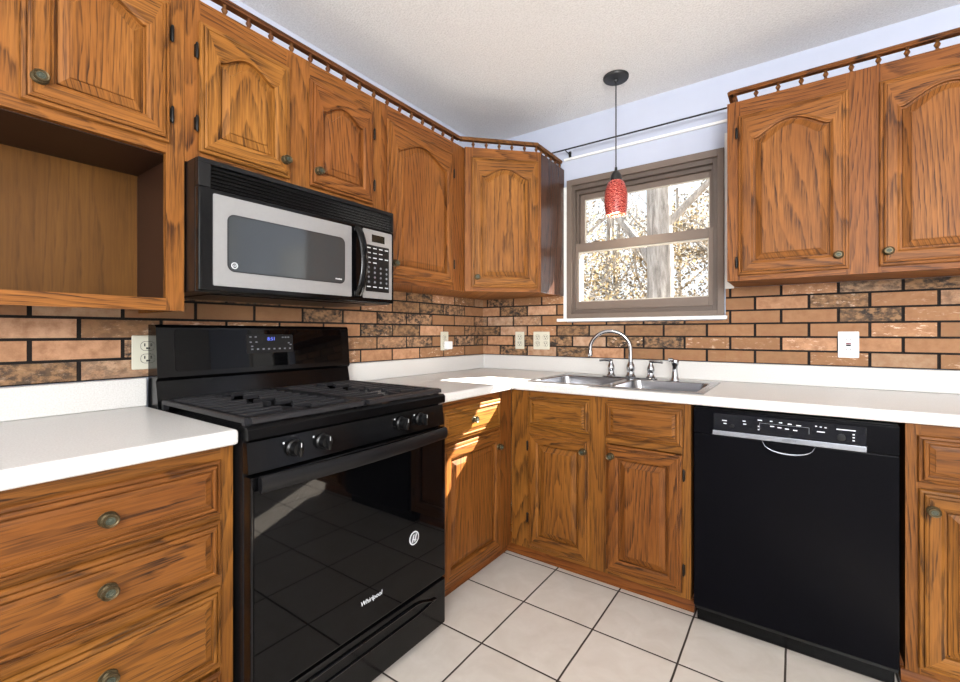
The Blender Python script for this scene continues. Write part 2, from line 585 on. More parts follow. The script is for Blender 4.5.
    def build(s, name, mats, parent=None, smooth=False, origin=None):
        me = bpy.data.meshes.new(name)
        o = bpy.data.objects.new(name, me)
        COL.objects.link(o)
        base = Vector(origin) if origin is not None else Vector((0, 0, 0))
        if parent is not None:
            pw = WPOS[parent.name]
            if origin is None:
                base = pw.copy()
            o.parent = parent
            o.location = base - pw
        else:
            if origin is None:
                vs = [v.co for v in s.bm.verts]
                lo = Vector((min(v.x for v in vs), min(v.y for v in vs), min(v.z for v in vs)))
                hi = Vector((max(v.x for v in vs), max(v.y for v in vs), max(v.z for v in vs)))
                base = Vector(((lo.x + hi.x) / 2, (lo.y + hi.y) / 2, lo.z))
            o.location = base
        WPOS[o.name] = base.copy()
        for v in s.bm.verts:
            v.co -= base
        if smooth:
            for f in s.bm.faces:
                f.smooth = True
        s.bm.to_mesh(me)
        s.bm.free()
        for m in (mats if isinstance(mats, (list, tuple)) else [mats]):
            me.materials.append(m)
        if smooth:
            try:
                me.set_sharp_from_angle(angle=math.radians(38))
            except Exception:
                pass
        return o


WPOS = {}


def tag(o, label, cat=None, group=None, kind=None):
    if label:
        o['label'] = label
    if cat:
        o['category'] = cat
    if group:
        o['group'] = group
    if kind:
        o['kind'] = kind
    return o


def thing(name, loc, label, cat, group=None, kind=None):
    o = bpy.data.objects.new(name, None)
    COL.objects.link(o)
    o.location = loc
    o.empty_display_size = 0.05
    WPOS[o.name] = Vector(loc)
    return tag(o, label, cat, group, kind)


def dup(src, world_loc, parent):
    c = src.copy()
    COL.objects.link(c)
    c.parent = parent
    base = WPOS[parent.name] if parent else Vector((0, 0, 0))
    c.location = Vector(world_loc) - base
    WPOS[c.name] = Vector(world_loc)
    for ch in src.children:
        d = ch.copy()
        COL.objects.link(d)
        d.parent = c
        WPOS[d.name] = Vector(world_loc) + Vector(ch.location)
    return c


def rrect(u0, u1, z0, z1, r, n=6):
    pts = []
    for cx, cz, a0 in ((u1 - r, z0 + r, -PI / 2), (u1 - r, z1 - r, 0), (u0 + r, z1 - r, PI / 2), (u0 + r, z0 + r, PI)):
        for k in range(n + 1):
            a = a0 + PI / 2 * k / n
            pts.append((cx + r * math.cos(a), cz + r * math.sin(a)))
    return pts


def text_part(txt, size, F, u, w, z, mat, name, parent, align='CENTER', shear=0.0, depth=0.0006):
    cu = bpy.data.curves.new('lettering', 'FONT')
    cu.body = txt
    cu.size = size
    cu.align_x = align
    cu.align_y = 'CENTER'
    cu.extrude = depth
    cu.shear = shear
    to = bpy.data.objects.new('lettering', cu)
    COL.objects.link(to)
    dg = bpy.context.evaluated_depsgraph_get()
    me = bpy.data.meshes.new_from_object(to.evaluated_get(dg))
    bpy.data.objects.remove(to)
    b = MB(F)
    vs = [b.bm.verts.new(F(u + v.co.x, w + v.co.z, z + v.co.y)) for v in me.vertices]
    for p in me.polygons:
        try:
            b.bm.faces.new([vs[i] for i in p.vertices])
        except ValueError:
            pass
    bmesh.ops.recalc_face_normals(b.bm, faces=b.bm.faces)
    bpy.data.meshes.remove(me)
    return b.build(name, mat, parent)


# ------------------------------------------------------------------ joinery builders
def bump_shape(t):
    """cathedral arch: 0 at the shoulders, 1 in the middle"""
    a = abs(t)
    if a > 0.93:
        return 0.0
    return (0.5 + 0.5 * math.cos(PI * a / 0.93)) ** 0.6


def door_ring(u0, u1, z0, z1, i, w, A, n=22):
    a, b, lo, hi = u0 + i, u1 - i, z0 + i, z1 - i
    pts = [(a, w, lo), (b, w, lo)]
    for k in range(n + 1):
        t = 1 - 2 * k / n
        pts.append((0.5 * (a + b) + t * 0.5 * (b - a), w, hi - A * (1 - bump_shape(t))))
    return pts


def panel_door(F, name, u0, u1, z0, z1, mat, parent, arch=0.0, fw=0.052):
    prof = [(.007, 0.0005, 0), (.007, .0060, 0), (0, .0075, 0), (.003, .0125, 0), (.010, .0138, 0), (.0108, .0105, 0), (.0122, .0105, 0), (.013, .0182, 0), (.017, .0202, 0), (.0195, .0204, 0),
            (.0203, .0182, 0), (.0217, .0182, 0), (.0225, .0204, 0),
            (fw - .006, .0206, 1), (fw - .002, .0200, 1), (fw + .002, .0165, 1), (fw + .006, .0152, 1), (fw + .0066, .0022, 1), (fw + .0125, .0018, 1),
            (fw + .0140, .0060, 1), (fw + .034, .0138, 1), (fw + .0348, .0178, 1), (fw + .038, .0186, 1)]
    b = MB(F)
    rings = [door_ring(u0, u1, z0, z1, i, w, arch if ar else 0.0) for i, w, ar in prof]
    n = len(rings[0])

    def g(i, j):
        if i >= 17:
            return 'z'
        return 'z' if j in (1, n - 1) else 'u'
    b.loft(rings, grains=g)
    return b.build(name, mat, parent)


def drawer_front(F, name, u0, u1, z0, z1, mat, parent):
    prof = [(.006, .0005), (.006, .0060), (0, .0075), (.003, .0122), (.009, .0134), (.0098, .0100), (.0112, .0100), (.012, .0170), (.016, .0192), (.0195, .0196), (.0215, .0186), (.0222, .0120), (.0250, .0116),
            (.0262, .0142), (.0370, .0172), (.0377, .0188), (.040, .0192)]
    b = MB(F)
    rings = [door_ring(u0, u1, z0, z1, i, w, 0.0, n=2) for i, w in prof]
    nn = len(rings[0])
    b.loft(rings, grain='u', grains=lambda i, j: 'z' if (j in (1, nn - 1) and i < 13) else 'u')
    return b.build(name, mat, parent)


KNOBS = {}


def knob(F, u, w, z, parent, key):
    """oval rosette with a turned knob; one mesh per facing direction, copied after"""
    loc = F(u, w, z)
    if key in KNOBS:
        return dup(KNOBS[key], loc, parent)
    G = Frame((0, 0, 0), F.u, F.w)
    b = MB(G)

    def oval(prof, k):
        rings = []
        for r, h in prof:
            rings.append([(max(r, 1e-4) * math.cos(2 * PI * j / 24), h, max(r, 1e-4) * k * math.sin(2 * PI * j / 24)) for j in range(24)])
        b.loft(rings)
    oval([(.0001, 0), (.0165, 0), (.0172, .002), (.016, .0036), (.0125, .0034), (.0085, .006), (.0075, .011), (.0125, .014), (.0155, .0165),
          (.0160, .019), (.0140, .0215), (.0118, .0208), (.0108, .0196), (.0001, .0196)], 0.9)
    o = b.build('knob', BRASS, parent, smooth=True, origin=(0, 0, 0))
    o.location = loc - WPOS[parent.name]
    WPOS[o.name] = loc.copy()
    c = MB(G)
    rings = []
    for r, h in [(.0001, .0197), (.0086, .0197), (.0082, .0214), (.0066, .0214), (.0060, .0200), (.0042, .0200), (.0034, .0214), (.0001, .0220)]:
        rings.append([(max(r, 1e-4) * math.cos(2 * PI * j / 16), h, max(r, 1e-4) * .9 * math.sin(2 * PI * j / 16)) for j in range(16)])
    c.loft(rings)
    i = c.build('medallion', VERDI, o, smooth=True, origin=loc)
    me = i.data
    # the medallion mesh was drawn round the origin
    for v in me.vertices:
        v.co += loc
    KNOBS[key] = o
    return o


HINGES = {}


def hinge(F, u, z, parent, key):
    loc = F(u, 0.011, z)
    if key in HINGES:
        return dup(HINGES[key], loc, parent)
    b = MB(Frame((0, 0, 0), F.u, F.w))
    b.lathe([(.0001, -.026), (.0028, -.024), (.0042, -.020), (.0042, .020), (.0028, .024), (.0001, .026)], (0, 0, 0), n=10)
    b.box(-.005, .005, -.0105, -.002, -.018, .018)
    o = b.build('hinge', HINGE, parent, smooth=True, origin=(0, 0, 0))
    o.location = loc - WPOS[parent.name]
    WPOS[o.name] = loc.copy()
    HINGES[key] = o
    return o


def cabinet_body(F, name, u0, u1, z0, z1, depth, stiles, rails, mat, parent, t=0.019, end_r=True, end_l=True):
    """carcass box behind a face frame; stiles: (u0,u1), rails: (u0,u1,z0,z1)"""
    b = MB(F)
    b.box(u0 + .0006, u1 - .0006, -depth, -t, z0 + .0006, z1 - .0006, 'z')
    for a, c in stiles:
        b.box(a, c, -t, 0, z0, z1, 'z')
    for a, c, lo, hi in rails:
        b.box(a, c, -t, -.0003, lo, hi, 'u')
    return b.build(name, mat, parent)


# ================================================================== SETTING
# floor
b = MB()
b.box(-0.2, 4.4, -4.7, 0.0, -0.1, 0.0)
tag(b.build('floor', FLOOR, origin=(0, 0, 0)), 'pale square ceramic tile floor with dark grout', kind='structure')
# ceiling
b = MB()
b.box(-0.2, 4.4, -4.7, 0.12, 2.4757, 2.56)
tag(b.build('ceiling', CEIL, origin=(0, 0, 0)), 'white textured ceiling', kind='structure')
# left wall
b = MB()
b.box(-0.15, -0.010, -4.7, 0.12, -0.1, 2.4757)
tag(b.build('wall_left', WALL), 'painted wall behind the range', kind='structure')
# back wall with the window hole and the door opening to the right
WX0, WX1, WZ0, WZ1 = 0.668, 1.474, 1.272, 2.062
b = MB()
b.cells([-0.01, WX0, WX1, 2.60, 3.42, 4.4], [0.0, WZ0, 2.03, WZ1, 2.4757],
        lambda x, z: not (WX0 < x < WX1 and WZ0 < z < WZ1) and not (2.60 < x < 3.42 and z < 2.03),
        lambda x, z, t: (x, t, z), 0.010, 0.12)
tag(b.build('wall_back', WALL), 'lavender-white painted wall around the window', kind='structure')
b = MB()
b.box(4.35, 4.45, -4.7, 0.12, -0.1, 2.4757)
tag(b.build('wall_right', WALL2), 'plain wall of the room to the right', kind='structure')
b = MB()
b.box(-0.15, 4.45, -4.78, -4.68, -0.1, 2.4757)
tag(b.build('wall_rear', WALL2), 'plain wall behind the camera', kind='structure')


# thin bricks: one veneer per wall
def veneer(name, F, spans, joints, rows, zs, label):
    """spans: list of (u0,u1,zmin,zmax) areas that carry brick"""
    b = MB(F)
    tone = b.bm.loops.layers.color.new('tone')
    for (a0, a1, lo, hi) in spans:
        b.box(a0, a1, -0.0098, -0.0045, lo, hi, mi=1)
    for r in range(rows):
        z0, z1 = zs + r * .0655 + .0042, zs + (r + 1) * .0655 - .0042
        off = joints[r % 2]
        k0 = -3
        for k in range(-14, 14):
            u0, u1 = off + k * .2135 + .0055, off + (k + 1) * .2135 - .0055
            rnd = (random.random(), max(0, min(1, random.random() * 2.4 - 0.95)), max(0, random.random() * 2.0 - 0.95), 1)
            for (a0, a1, lo, hi) in spans:
                p0, p1 = max(u0, a0), min(u1, a1)
                q0, q1 = max(z0, lo), min(z1, hi)
                if p1 - p0 < .006 or q1 - q0 < .006:
                    continue
                nf = len(b.bm.faces)
                b.box(p0, p1, -0.0046, random.uniform(-.0012, .0008), q0, q1, bev=.0012)
                b.bm.faces.ensure_lookup_table()
                for f in b.bm.faces[nf:]:
                    for l in f.loops:
                        l[tone] = rnd
    return tag(b.build(name, [BRICK, MORTAR]), label, kind='structure')


veneer('wall_left_brick', FL(0), [(-2.7, 0.0044, 1.0085, 1.398)], (-0.852, -0.745), 6, 1.008, 'thin-brick veneer on the wall behind the range')
veneer('wall_back_brick', FB(0), [(-0.0044, 0.632, 1.0085, 1.398), (0.632, 1.508, 1.0085, 1.2235), (1.508, 2.50, 1.0085, 1.3855)], (2.062, 2.1685), 6, 1.008,
       'thin-brick veneer on the wall behind the sink')

# ------------------------------------------------------------------ window
def ring_frame(b, u0, u1, z0, z1, fl, fr, fb, ft, w0, w1, mi=0, bev=.0):
    b.box(u0, u0 + fl, w0, w1, z0, z1, mi=mi, bev=bev)
    b.box(u1 - fr, u1, w0, w1, z0, z1, mi=mi, bev=bev)
    b.box(u0 + fl, u1 - fr, w0, w1, z0, z0 + fb, 'u', mi=mi, bev=bev)
    b.box(u0 + fl, u1 - fr, w0, w1, z1 - ft, z1, 'u', mi=mi, bev=bev)


win = thing('window_1', (1.07, 0, 1.247), 'double-hung window with taupe frame over the sink', None, kind='structure')
FW = FB(0)
b = MB(FW)
ring_frame(b, .640, 1.5015, 1.247, 2.097, .032, .030, .028, .036, -.0095, .012, bev=.002)
b.build('window_casing', TAUPE, win)
b = MB(FW)
ring_frame(b, WX0 + .001, WX1 - .001, WZ0 + .001, WZ1 - .001, .020, .024, .026, .026, -.115, -.004, bev=.002)
ring_frame(b, .690, 1.450, 1.299, 2.034, .012, .012, .012, .022, -.11, -.03, bev=.001)
b.build('window_jamb', TAUPE_D, win)
up = MB(FW)
ring_frame(up, .703, 1.450, 1.655, 2.012, .028, .024, .045, .032, -.085, -.055, bev=.002)
uo = up.build('upper_sash', TAUPE, win)
b = MB(FW)
ring_frame(b, .731, 1.426, 1.700, 1.980, .004, .004, .004, .004, -.072, -.060)
b.build('glazing_bead', TAUPE_L, uo)
b = MB(FW)
b.box(.732, 1.425, -.070, -.066, 1.701, 1.979)
b.build('pane', GLASS, uo)
lo = MB(FW)
ring_frame(lo, .676, 1.462, 1.300, 1.704, .028, .034, .048, .050, -.050, -.014, bev=.002)
lso = lo.build('lower_sash', TAUPE, win)
b = MB(FW)
ring_frame(b, .704, 1.428, 1.348, 1.654, .007, .006, .006, .009, -.040, -.024)
b.build('glazing_bead', TAUPE_L, lso)
b = MB(FW)
b.box(.705, 1.427, -.034, -.030, 1.349, 1.653)
b.build('pane', GLASS, lso)
b = MB(FW)
for uu in (.80, 1.32):
    b.box(uu, uu + .035, -.045, -.020, 1.705, 1.712, bev=.002)
b.build('sash_lock', TAUPE_D, lso)
b = MB(FW)
b.box(.583, 1.517, -.0095, .034, 1.2275, 1.2460, 'u', bev=.003)
tag(b.build('trim_1', WHITE), 'white window sill above the brick', kind='structure')
b = MB(FW)
b.box(.6165, .6390, -.0095, .006, 1.2465, 2.06, 'z', bev=.001)
tag(b.build('trim_2', WHITE), 'narrow white trim left of the window', kind='structure')
b = MB(FW)
b.box(1.503, 1.545, -.0095, .004, 1.3815, 2.17, 'z', bev=.001)
tag(b.build('trim_3', WHITE), 'narrow white trim right of the window', kind='structure')
b = MB(FW)
b.box(.618, 1.545, -.0095, .004, 2.226, 2.240, 'u', bev=.002)
tag(b.build('trim_4', WHITE), 'white ledge strip above the window', kind='structure')

# glazed door to the yard, right of the cabinets (its sun patch shows in the oven glass)
d = thing('door_1', (3.01, 0.06, 0), 'glazed white door right of the cabinets', None, kind='structure')
b = MB(FB(0))
ring_frame(b, 2.602, 3.418, 0.0, 2.028, .03, .03, .02, .03, -.115, -.011)
b.build('door_frame', WHITE, d)
b = MB(FB(0))
ring_frame(b, 2.634, 3.386, 0.022, 1.996, .03, .40, .16, .12, -.075, -.035)
b.build('door_panel', WHITE, d)
b = MB(FB(0))
b.box(2.666, 2.984, -.058, -.052, .184, 1.874)
b.build('pane', GLASS, d)

# roof eave outside
b = MB()
b.box(-1.5, 4.6, .125, .93, 2.40, 2.52)
b.box(-1.5, 4.6, .125, .93, 2.60, 2.64)
tag(b.build('trim_5', WHITE), 'roof eave outside above the window', kind='structure')

# ================================================================== COUNTERTOPS
def counter_edge(b, path_fn):
    pass


def round_edges(o, r=.009, seg=3):
    m = o.modifiers.new('edge', 'BEVEL')
    m.width = r
    m.segments = seg
    m.limit_method = 'ANGLE'
    m.angle_limit = math.radians(50)
    return o


SX0, SX1, SY0, SY1 = .682, 1.500, -.608, -.112     # sink outer rim
ct = thing('countertop', (0.32, -.32, .876), 'white laminate countertop along the corner and the sink', 'countertop')
b = MB()
xs = [.001, .643, SX0 + .02, SX1 - .02, 2.425]
ys = [-1.1962, -.643, SY0 + .02, SY1 - .02, -.001]
b.cells(xs, ys, lambda x, y: (x < .643 or y > -.643) and not (SX0 + .02 < x < SX1 - .02 and SY0 + .02 < y < SY1 - .02),
        lambda x, y, t: (x, y, t), .8755, .914, grain='u')
round_edges(b.build('worktop', COUNTER, ct))
b = MB()
b.prism([(.0012, -.0012), (2.425, -.0012), (2.425, -.020), (.020, -.020), (.020, -1.1962), (.0012, -1.1962)], .9145, 1.0075, grain='u')
round_edges(b.build('backsplash', COUNTER, ct), .004, 2)
ct2 = thing('countertop', (0.32, -2.3, .876), 'short white laminate countertop left of the range', 'countertop')
b = MB()
b.box(.001, .643, -2.70, -1.9664, .8755, .914)
round_edges(b.build('worktop', COUNTER, ct2))
b = MB()
b.box(.0012, .020, -2.70, -1.9664, .9145, 1.0075)
round_edges(b.build('backsplash', COUNTER, ct2), .004, 2)

# ================================================================== BASE CABINETS
ZB0, ZB1 = 0.088, 0.8745


def toe(F, u0, u1, parent, mat=OAK_TRIM):
    b = MB(F)
    b.box(u0, u1, -.110, -.090, .001, ZB0 - .001, 'u')
    n = 6
    prof = [(-.0898, .001)] + [(-.0898 + .020 * math.cos(a), .001 + .046 * math.sin(a)) for a in [PI / 2 * k / n for k in range(n + 1)]]
    b.loft([[(u0, w, z) for w, z in prof], [(u1, w, z) for w, z in prof]], grain='u')
    return b.build('toe_kick', mat, parent)


# left drawer base
F6 = FL(.61)
c = thing('base_cabinet', (.3, -2.23, 0), 'oak drawer base cabinet left of the range', 'cabinet')
cabinet_body(F6, 'body', -2.485, -1.9675, ZB0, ZB1, .60, [(-2.485, -2.452), (-1.998, -1.9675)],
             [(-2.452, -1.998, lo, hi) for lo, hi in ((.838, ZB1), (.690, .708), (.522, .556), (.318, .334), (ZB0, .13))], OAK_SHADED, c)
for lo, hi, kz in ((.706, .842, .773), (.550, .692, .625), (.330, .526, .445), (.105, .314, .215)):
    dr = drawer_front(F6, 'drawer', -2.450, -2.000, lo, hi, OAK_SHADED, c)
    knob(F6, -2.2245, .0192, kz, dr, 'L')
toe(F6, -2.485, -1.9675, c)
c = thing('base_cabinet', (.3, -2.6, 0), 'oak base cabinet at the left edge, mostly out of view', 'cabinet')
cabinet_body(F6, 'body', -2.70, -2.4865, ZB0, ZB1, .60, [(-2.70, -2.4865)], [], OAK_SHADED, c)
toe(F6, -2.70, -2.4865, c)

# base between range and corner
c = thing('base_cabinet', (.3, -.9, 0), 'narrow oak base cabinet between the range and the corner', 'cabinet')
b = MB(F6)
b.box(-1.1945, -.6295, -.60, -.019, ZB0, ZB1, 'z')
b.box(-1.1950, -1.148, -.019, 0, ZB0, ZB1, 'z')
b.box(-.732, -.6120, -.019, 0, ZB0, ZB1, 'z')
for lo, hi in ((.836, ZB1), (.688, .708), (ZB0, .128)):
    b.box(-1.148, -.732, -.019, -.0003, lo, hi, 'u')
b.build('body', OAK_SHADED, c)
dr = drawer_front(F6, 'drawer', -1.165, -.727, .702, .840, OAK_SHADED, c)
knob(F6, -.955, .0192, .776, dr, 'L')
dd = panel_door(F6, 'door', -1.165, -.727, .112, .688, OAK_SHADED, c)
knob(F6, -.757, .0198, .612, dd, 'L')
toe(F6, -1.1945, -.5407, c)

# sink base
F6B = FB(-.61)
c = thing('base_cabinet', (1.03, -.3, 0), 'oak sink base cabinet with two doors under false drawers', 'cabinet')
b = MB(F6B)
# hollow under the sink
b.box(.6120, .640, -.60, -.019, ZB0, ZB1, 'z')
b.box(1.4295, 1.4545, -.60, -.019, ZB0, ZB1, 'z')
b.box(.640, 1.4295, -.60, -.019, ZB0, ZB0 + .02, 'u')
b.box(.640, 1.4295, -.60, -.59, ZB0 + .02, ZB1, 'u')
b.box(.6120, .722, -.019, 0, ZB0, ZB1, 'z')
b.box(1.028, 1.112, -.019, 0, ZB0, ZB1, 'z')
b.box(1.418, 1.4545, -.019, 0, ZB0, ZB1, 'z')
for a, e in ((.722, 1.028), (1.112, 1.418)):
    for lo, hi in ((.845, ZB1), (.668, .704), (ZB0, .124)):
        b.box(a, e, -.019, -.0003, lo, hi, 'u')
b.build('body', OAK_SHADED, c)
for a, e in ((.712, 1.035), (1.105, 1.425)):
    drawer_front(F6B, 'false_drawer', a, e, .697, .851, OAK_SHADED, c)
dd = panel_door(F6B, 'door', .714, 1.033, .110, .672, OAK_SHADED, c)
knob(F6B, 1.006, .0198, .618, dd, 'B')
for z in (.60, .245):
    hinge(F6B, .709, z, dd, 'B')
dd = panel_door(F6B, 'door', 1.107, 1.424, .110, .666, OAK_SHADED, c)
knob(F6B, 1.134, .0198, .618, dd, 'B')
for z in (.585, .205):
    hinge(F6B, 1.429, z, dd, 'B')
toe(F6B, .522, 1.4545, c)

# base right of the dishwasher
c = thing('base_cabinet', (2.25, -.3, 0), 'oak base cabinet right of the dishwasher', 'cabinet')
cabinet_body(F6B, 'body', 2.083, 2.415, ZB0, ZB1, .60, [(2.083, 2.119), (2.385, 2.415)],
             [(2.119, 2.385, lo, hi) for lo, hi in ((.833, ZB1), (.668, .698), (ZB0, .124))], OAK_SHADED, c)
drawer_front(F6B, 'drawer', 2.110, 2.392, .692, .838, OAK_SHADED, c)
dd = panel_door(F6B, 'door', 2.112, 2.392, .110, .672, OAK_SHADED, c)
knob(F6B, 2.143, .0198, .612, dd, 'B')
toe(F6B, 2.083, 2.415, c)

# ================================================================== UPPER CABINETS
UZ0, UZ1 = 1.386, 2.172
FU = FL(.3093)
# left unit with the open niche
c = thing('wall_cabinet', (.15, -2.3, 1.223), 'oak wall cabinet with an open niche under its door, left of the microwave', 'cabinet')
b = MB(FU)
D = .3078
y0, y1 = -2.70, -1.9655
b.box(y1 - .019, y1, -D, -.019, 1.223, UZ1, 'z')
b.box(y0, y0 + .019, -D, -.019, 1.223, UZ1, 'z')
b.box(y0 + .019, y1 - .019, -D, -.019, 1.245, 1.258, 'u')
b.box(y0 + .019, y1 - .019, -D, -.019, 1.684, UZ1, 'u')
b.box(y1 - .046, y1, -.019, 0, 1.223, UZ1, 'z')
b.box(-2.40, -2.296, -.019, 0, 1.7152, UZ1, 'z')
b.box(y0, y0 + .04, -.019, 0, 1.223, UZ1, 'z')
b.box(y0 + .04, y1 - .046, -.019, -.0003, 1.223, 1.258, 'u')
b.box(y0 + .04, y1 - .046, -.019, .0006, 1.6785, 1.715, 'u')
b.box(-2.296, y1 - .046, -.019, -.0003, 2.10, UZ1, 'u')
b.box(y0 + .04, -2.40, -.019, -.0003, 2.10, UZ1, 'u')
b.build('body', OAK, c)
b = MB(FU)
b.box(y0 + .0195, y1 - .0195, -D, -D + .012, 1.2585, 1.6835, 'z')
b.build('back_panel', OAK_PLY, c)
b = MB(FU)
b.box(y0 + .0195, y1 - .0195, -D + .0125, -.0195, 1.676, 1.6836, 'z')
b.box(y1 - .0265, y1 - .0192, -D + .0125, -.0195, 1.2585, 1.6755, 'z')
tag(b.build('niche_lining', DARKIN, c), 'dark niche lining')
dd = panel_door(FU, 'door', -2.3065, -2.005, 1.704, 2.112, OAK, c, arch=.045)
knob(FU, -2.2745, .0198, 1.762, dd, 'L')
for z in (1.79, 2.025):
    hinge(FU, -1.999, z, dd, 'L')
dd = panel_door(FU, 'door', -2.69, -2.388, 1.704, 2.112, OAK, c, arch=.045)

# over the microwave
c = thing('wall_cabinet', (.15, -1.58, 1.670), 'short oak wall cabinet with two arched doors above the microwave', 'cabinet')
cabinet_body(FU, 'body', -1.9645, -1.205, 1.670, UZ1, D, [(-1.9645, -1.922), (-1.644, -1.552), (-1.265, -1.205)],
             [(-1.922, -1.644, lo, hi) for lo, hi in ((1.670, 1.716), (2.096, UZ1))] + [(-1.552, -1.265, lo, hi) for lo, hi in ((1.670, 1.716), (2.096, UZ1))], OAK, c)
dd = panel_door(FU, 'door', -1.929, -1.637, 1.707, 2.105, OAK, c, arch=.042)
knob(FU, -1.660, .0198, 1.765, dd, 'L')
for z in (1.79, 2.01):
    hinge(FU, -1.935, z, dd, 'L')
dd = panel_door(FU, 'door', -1.559, -1.258, 1.707, 2.105, OAK, c, arch=.042)
knob(FU, -1.530, .0198, 1.765, dd, 'L')
for z in (1.79, 2.01):
    hinge(FU, -1.252, z, dd, 'L')

# between microwave and corner
c = thing('wall_cabinet', (.15, -.9, UZ0), 'tall oak wall cabinet with one arched door right of the microwave', 'cabinet')
cabinet_body(FU, 'body', -1.204, -.616, UZ0, UZ1, D, [(-1.204, -1.168), (-.728, -.616)],
             [(-1.168, -.728, lo, hi) for lo, hi in ((UZ0, 1.416), (2.10, UZ1))], OAK, c)
dd = panel_door(FU, 'door', -1.178, -.720, 1.406, 2.110, OAK, c, arch=.06)
knob(FU, -1.145, .0198, 1.470, dd, 'L')
for z in (1.52, 2.0):
    hinge(FU, -.714, z, dd, 'L')

# diagonal corner unit
DG = .6148
c = thing('corner_cabinet', (.25, -.25, UZ0), 'oak corner wall cabinet with a diagonal arched door', 'cabinet')
r2 = math.sqrt(.5)
FD = Frame((.3093 + .0007, -DG + .0007, 0), (1, 1, 0), (1, -1, 0))
LEN = (DG - .3093) / r2 - .002
b = MB()
q = .0135
b.prism([(.0015, -.0015), (DG - .004, -.0015), (DG - .004, -.3093 - .0), (.3093, -DG + .001), (.0015, -DG + .001)], UZ0 + .002, UZ1 - .002)
b.build('body', OAK, c)
b = MB(FD)
b.box(.0, .046, .0, .017, UZ0, UZ1, 'z')
b.box(LEN - .026, LEN, .0, .017, UZ0, UZ1, 'z')
for lo_, hi_ in ((UZ0, 1.418), (2.105, UZ1)):
    b.box(.046, LEN - .026, .0, .0167, lo_, hi_, 'u')
b.build('face_frame', OAK, c)
FD2 = Frame(FD(0, .017, 0), FD.u, FD.w)
dd = panel_door(FD2, 'door', .036, LEN - .016, 1.408, 2.118, OAK, c, arch=.05)
knob(FD2, .066, .0198, 1.462, dd, 'D')
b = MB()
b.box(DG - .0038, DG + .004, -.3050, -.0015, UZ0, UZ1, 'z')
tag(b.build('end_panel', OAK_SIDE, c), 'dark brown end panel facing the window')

# right of the window
F3B = FB(-.3093)
c = thing('wall_cabinet', (1.98, -.15, UZ0), 'wide oak wall cabinet with two arched doors right of the window', 'cabinet')
cabinet_body(F3B, 'body', 1.5491, 2.46, UZ0, UZ1, .3078, [(1.5491, 1.600), (1.958, 2.064), (2.415, 2.46)],
             [(1.600, 1.958, lo, hi) for lo, hi in ((UZ0, 1.418), (2.09, UZ1))] + [(2.064, 2.415, lo, hi) for lo, hi in ((UZ0, 1.418), (2.09, UZ1))], OAK, c)
dd = panel_door(F3B, 'door', 1.592, 1.967, 1.408, 2.104, OAK, c, arch=.055)
knob(F3B, 1.934, .0198, 1.462, dd, 'B')
for z in (1.465, 2.03):
    hinge(F3B, 1.586, z, dd, 'B')
dd = panel_door(F3B, 'door', 2.055, 2.424, 1.408, 2.104, OAK, c, arch=.055)
knob(F3B, 2.079, .0198, 1.462, dd, 'B')

# ------------------------------------------------------------------ spindle galleries on top of the wall cabinets
SP_PROF = [(r, h * .9) for r, h in [(.0001, 0), (.0085, 0), (.0085, .004), (.0055, .006), (.0042, .011), (.0070, .017), (.0098, .024), (.0070, .031), (.0042, .036), (.0055, .040), (.0080, .042), (.0001, .042)]]


def gallery(name, pts, spots, label, group=None, wood=None):
    wood = wood or OAK_DARK
    """pts: poly-line of the rail in plan; spots: plan positions of the spindles"""
    g = thing(name, (pts[0][0], pts[0][1], UZ1), label, 'gallery rail', group)
    b = MB()
    for (xa, ya), (xb, yb) in zip(pts[:-1], pts[1:]):
        d = Vector((xb - xa, yb - ya, 0)).normalized()
        n = Vector((-d.y, d.x, 0))
        prof = [(s0, UZ1 + z0) for s0, z0 in [(-.013, .0385), (.013, .0385), (.013, .044), (.016, .047), (.016, .053), (.011, .057), (-.011, .057), (-.016, .053), (-.016, .047), (-.013, .044)]]
        e = .006
        A = Vector((xa, ya, 0)) - d * e
        B_ = Vector((xb, yb, 0)) + d * e
        b.loft([[tuple(P + n * s_ + Vector((0, 0, z))) for s_, z in prof] for P in (A, B_)], grain='u' if abs(d.x) > .5 else 'w')
    b.build('top_rail', wood, g)
    first = None
    for x, y in spots:
        if first is None:
            m = MB()
            m.lathe(SP_PROF, (0, 0, 0), n=10)
            first = m.build('spindle', wood, g, smooth=True, origin=(0, 0, 0))
            first.location = Vector((x, y, UZ1 + .0004)) - WPOS[g.name]
            WPOS[first.name] = Vector((x, y, UZ1))
        else:
            s2 = first.copy()
            COL.objects.link(s2)
            s2.parent = g
            s2.location = Vector((x, y, UZ1 + .0004)) - WPOS[g.name]
    return g


GX = .293
gallery('gallery_rail', [(GX, -2.0), (GX, -.645)], [(GX, -1.922 + .0765 * k) for k in range(17)],
        'turned-spindle gallery rail along the top of the left wall cabinets')
dpts = [(GX + .006, -.632), (.598, -.325), (.598, -.02)]
dsp = [(dpts[0][0] + t * (dpts[1][0] - dpts[0][0]), dpts[0][1] + t * (dpts[1][1] - dpts[0][1])) for t in (.16, .33, .5, .67, .84, 1.0)]
dsp += [(.598, -.325 + .06 * k) for k in range(1, 6)]
gallery('gallery_rail', dpts, dsp, 'spindle gallery rail wrapping the corner wall cabinet')
gallery('gallery_rail', [(1.565, -.02), (1.565, -.297), (2.45, -.297)], [(1.578 + .0795 * k, -.297) for k in range(11)] + [(1.565, -.06), (1.565, -.14), (1.565, -.22)],
        'spindle gallery rail on top of the wall cabinet right of the window', wood=OAK_SHADED)

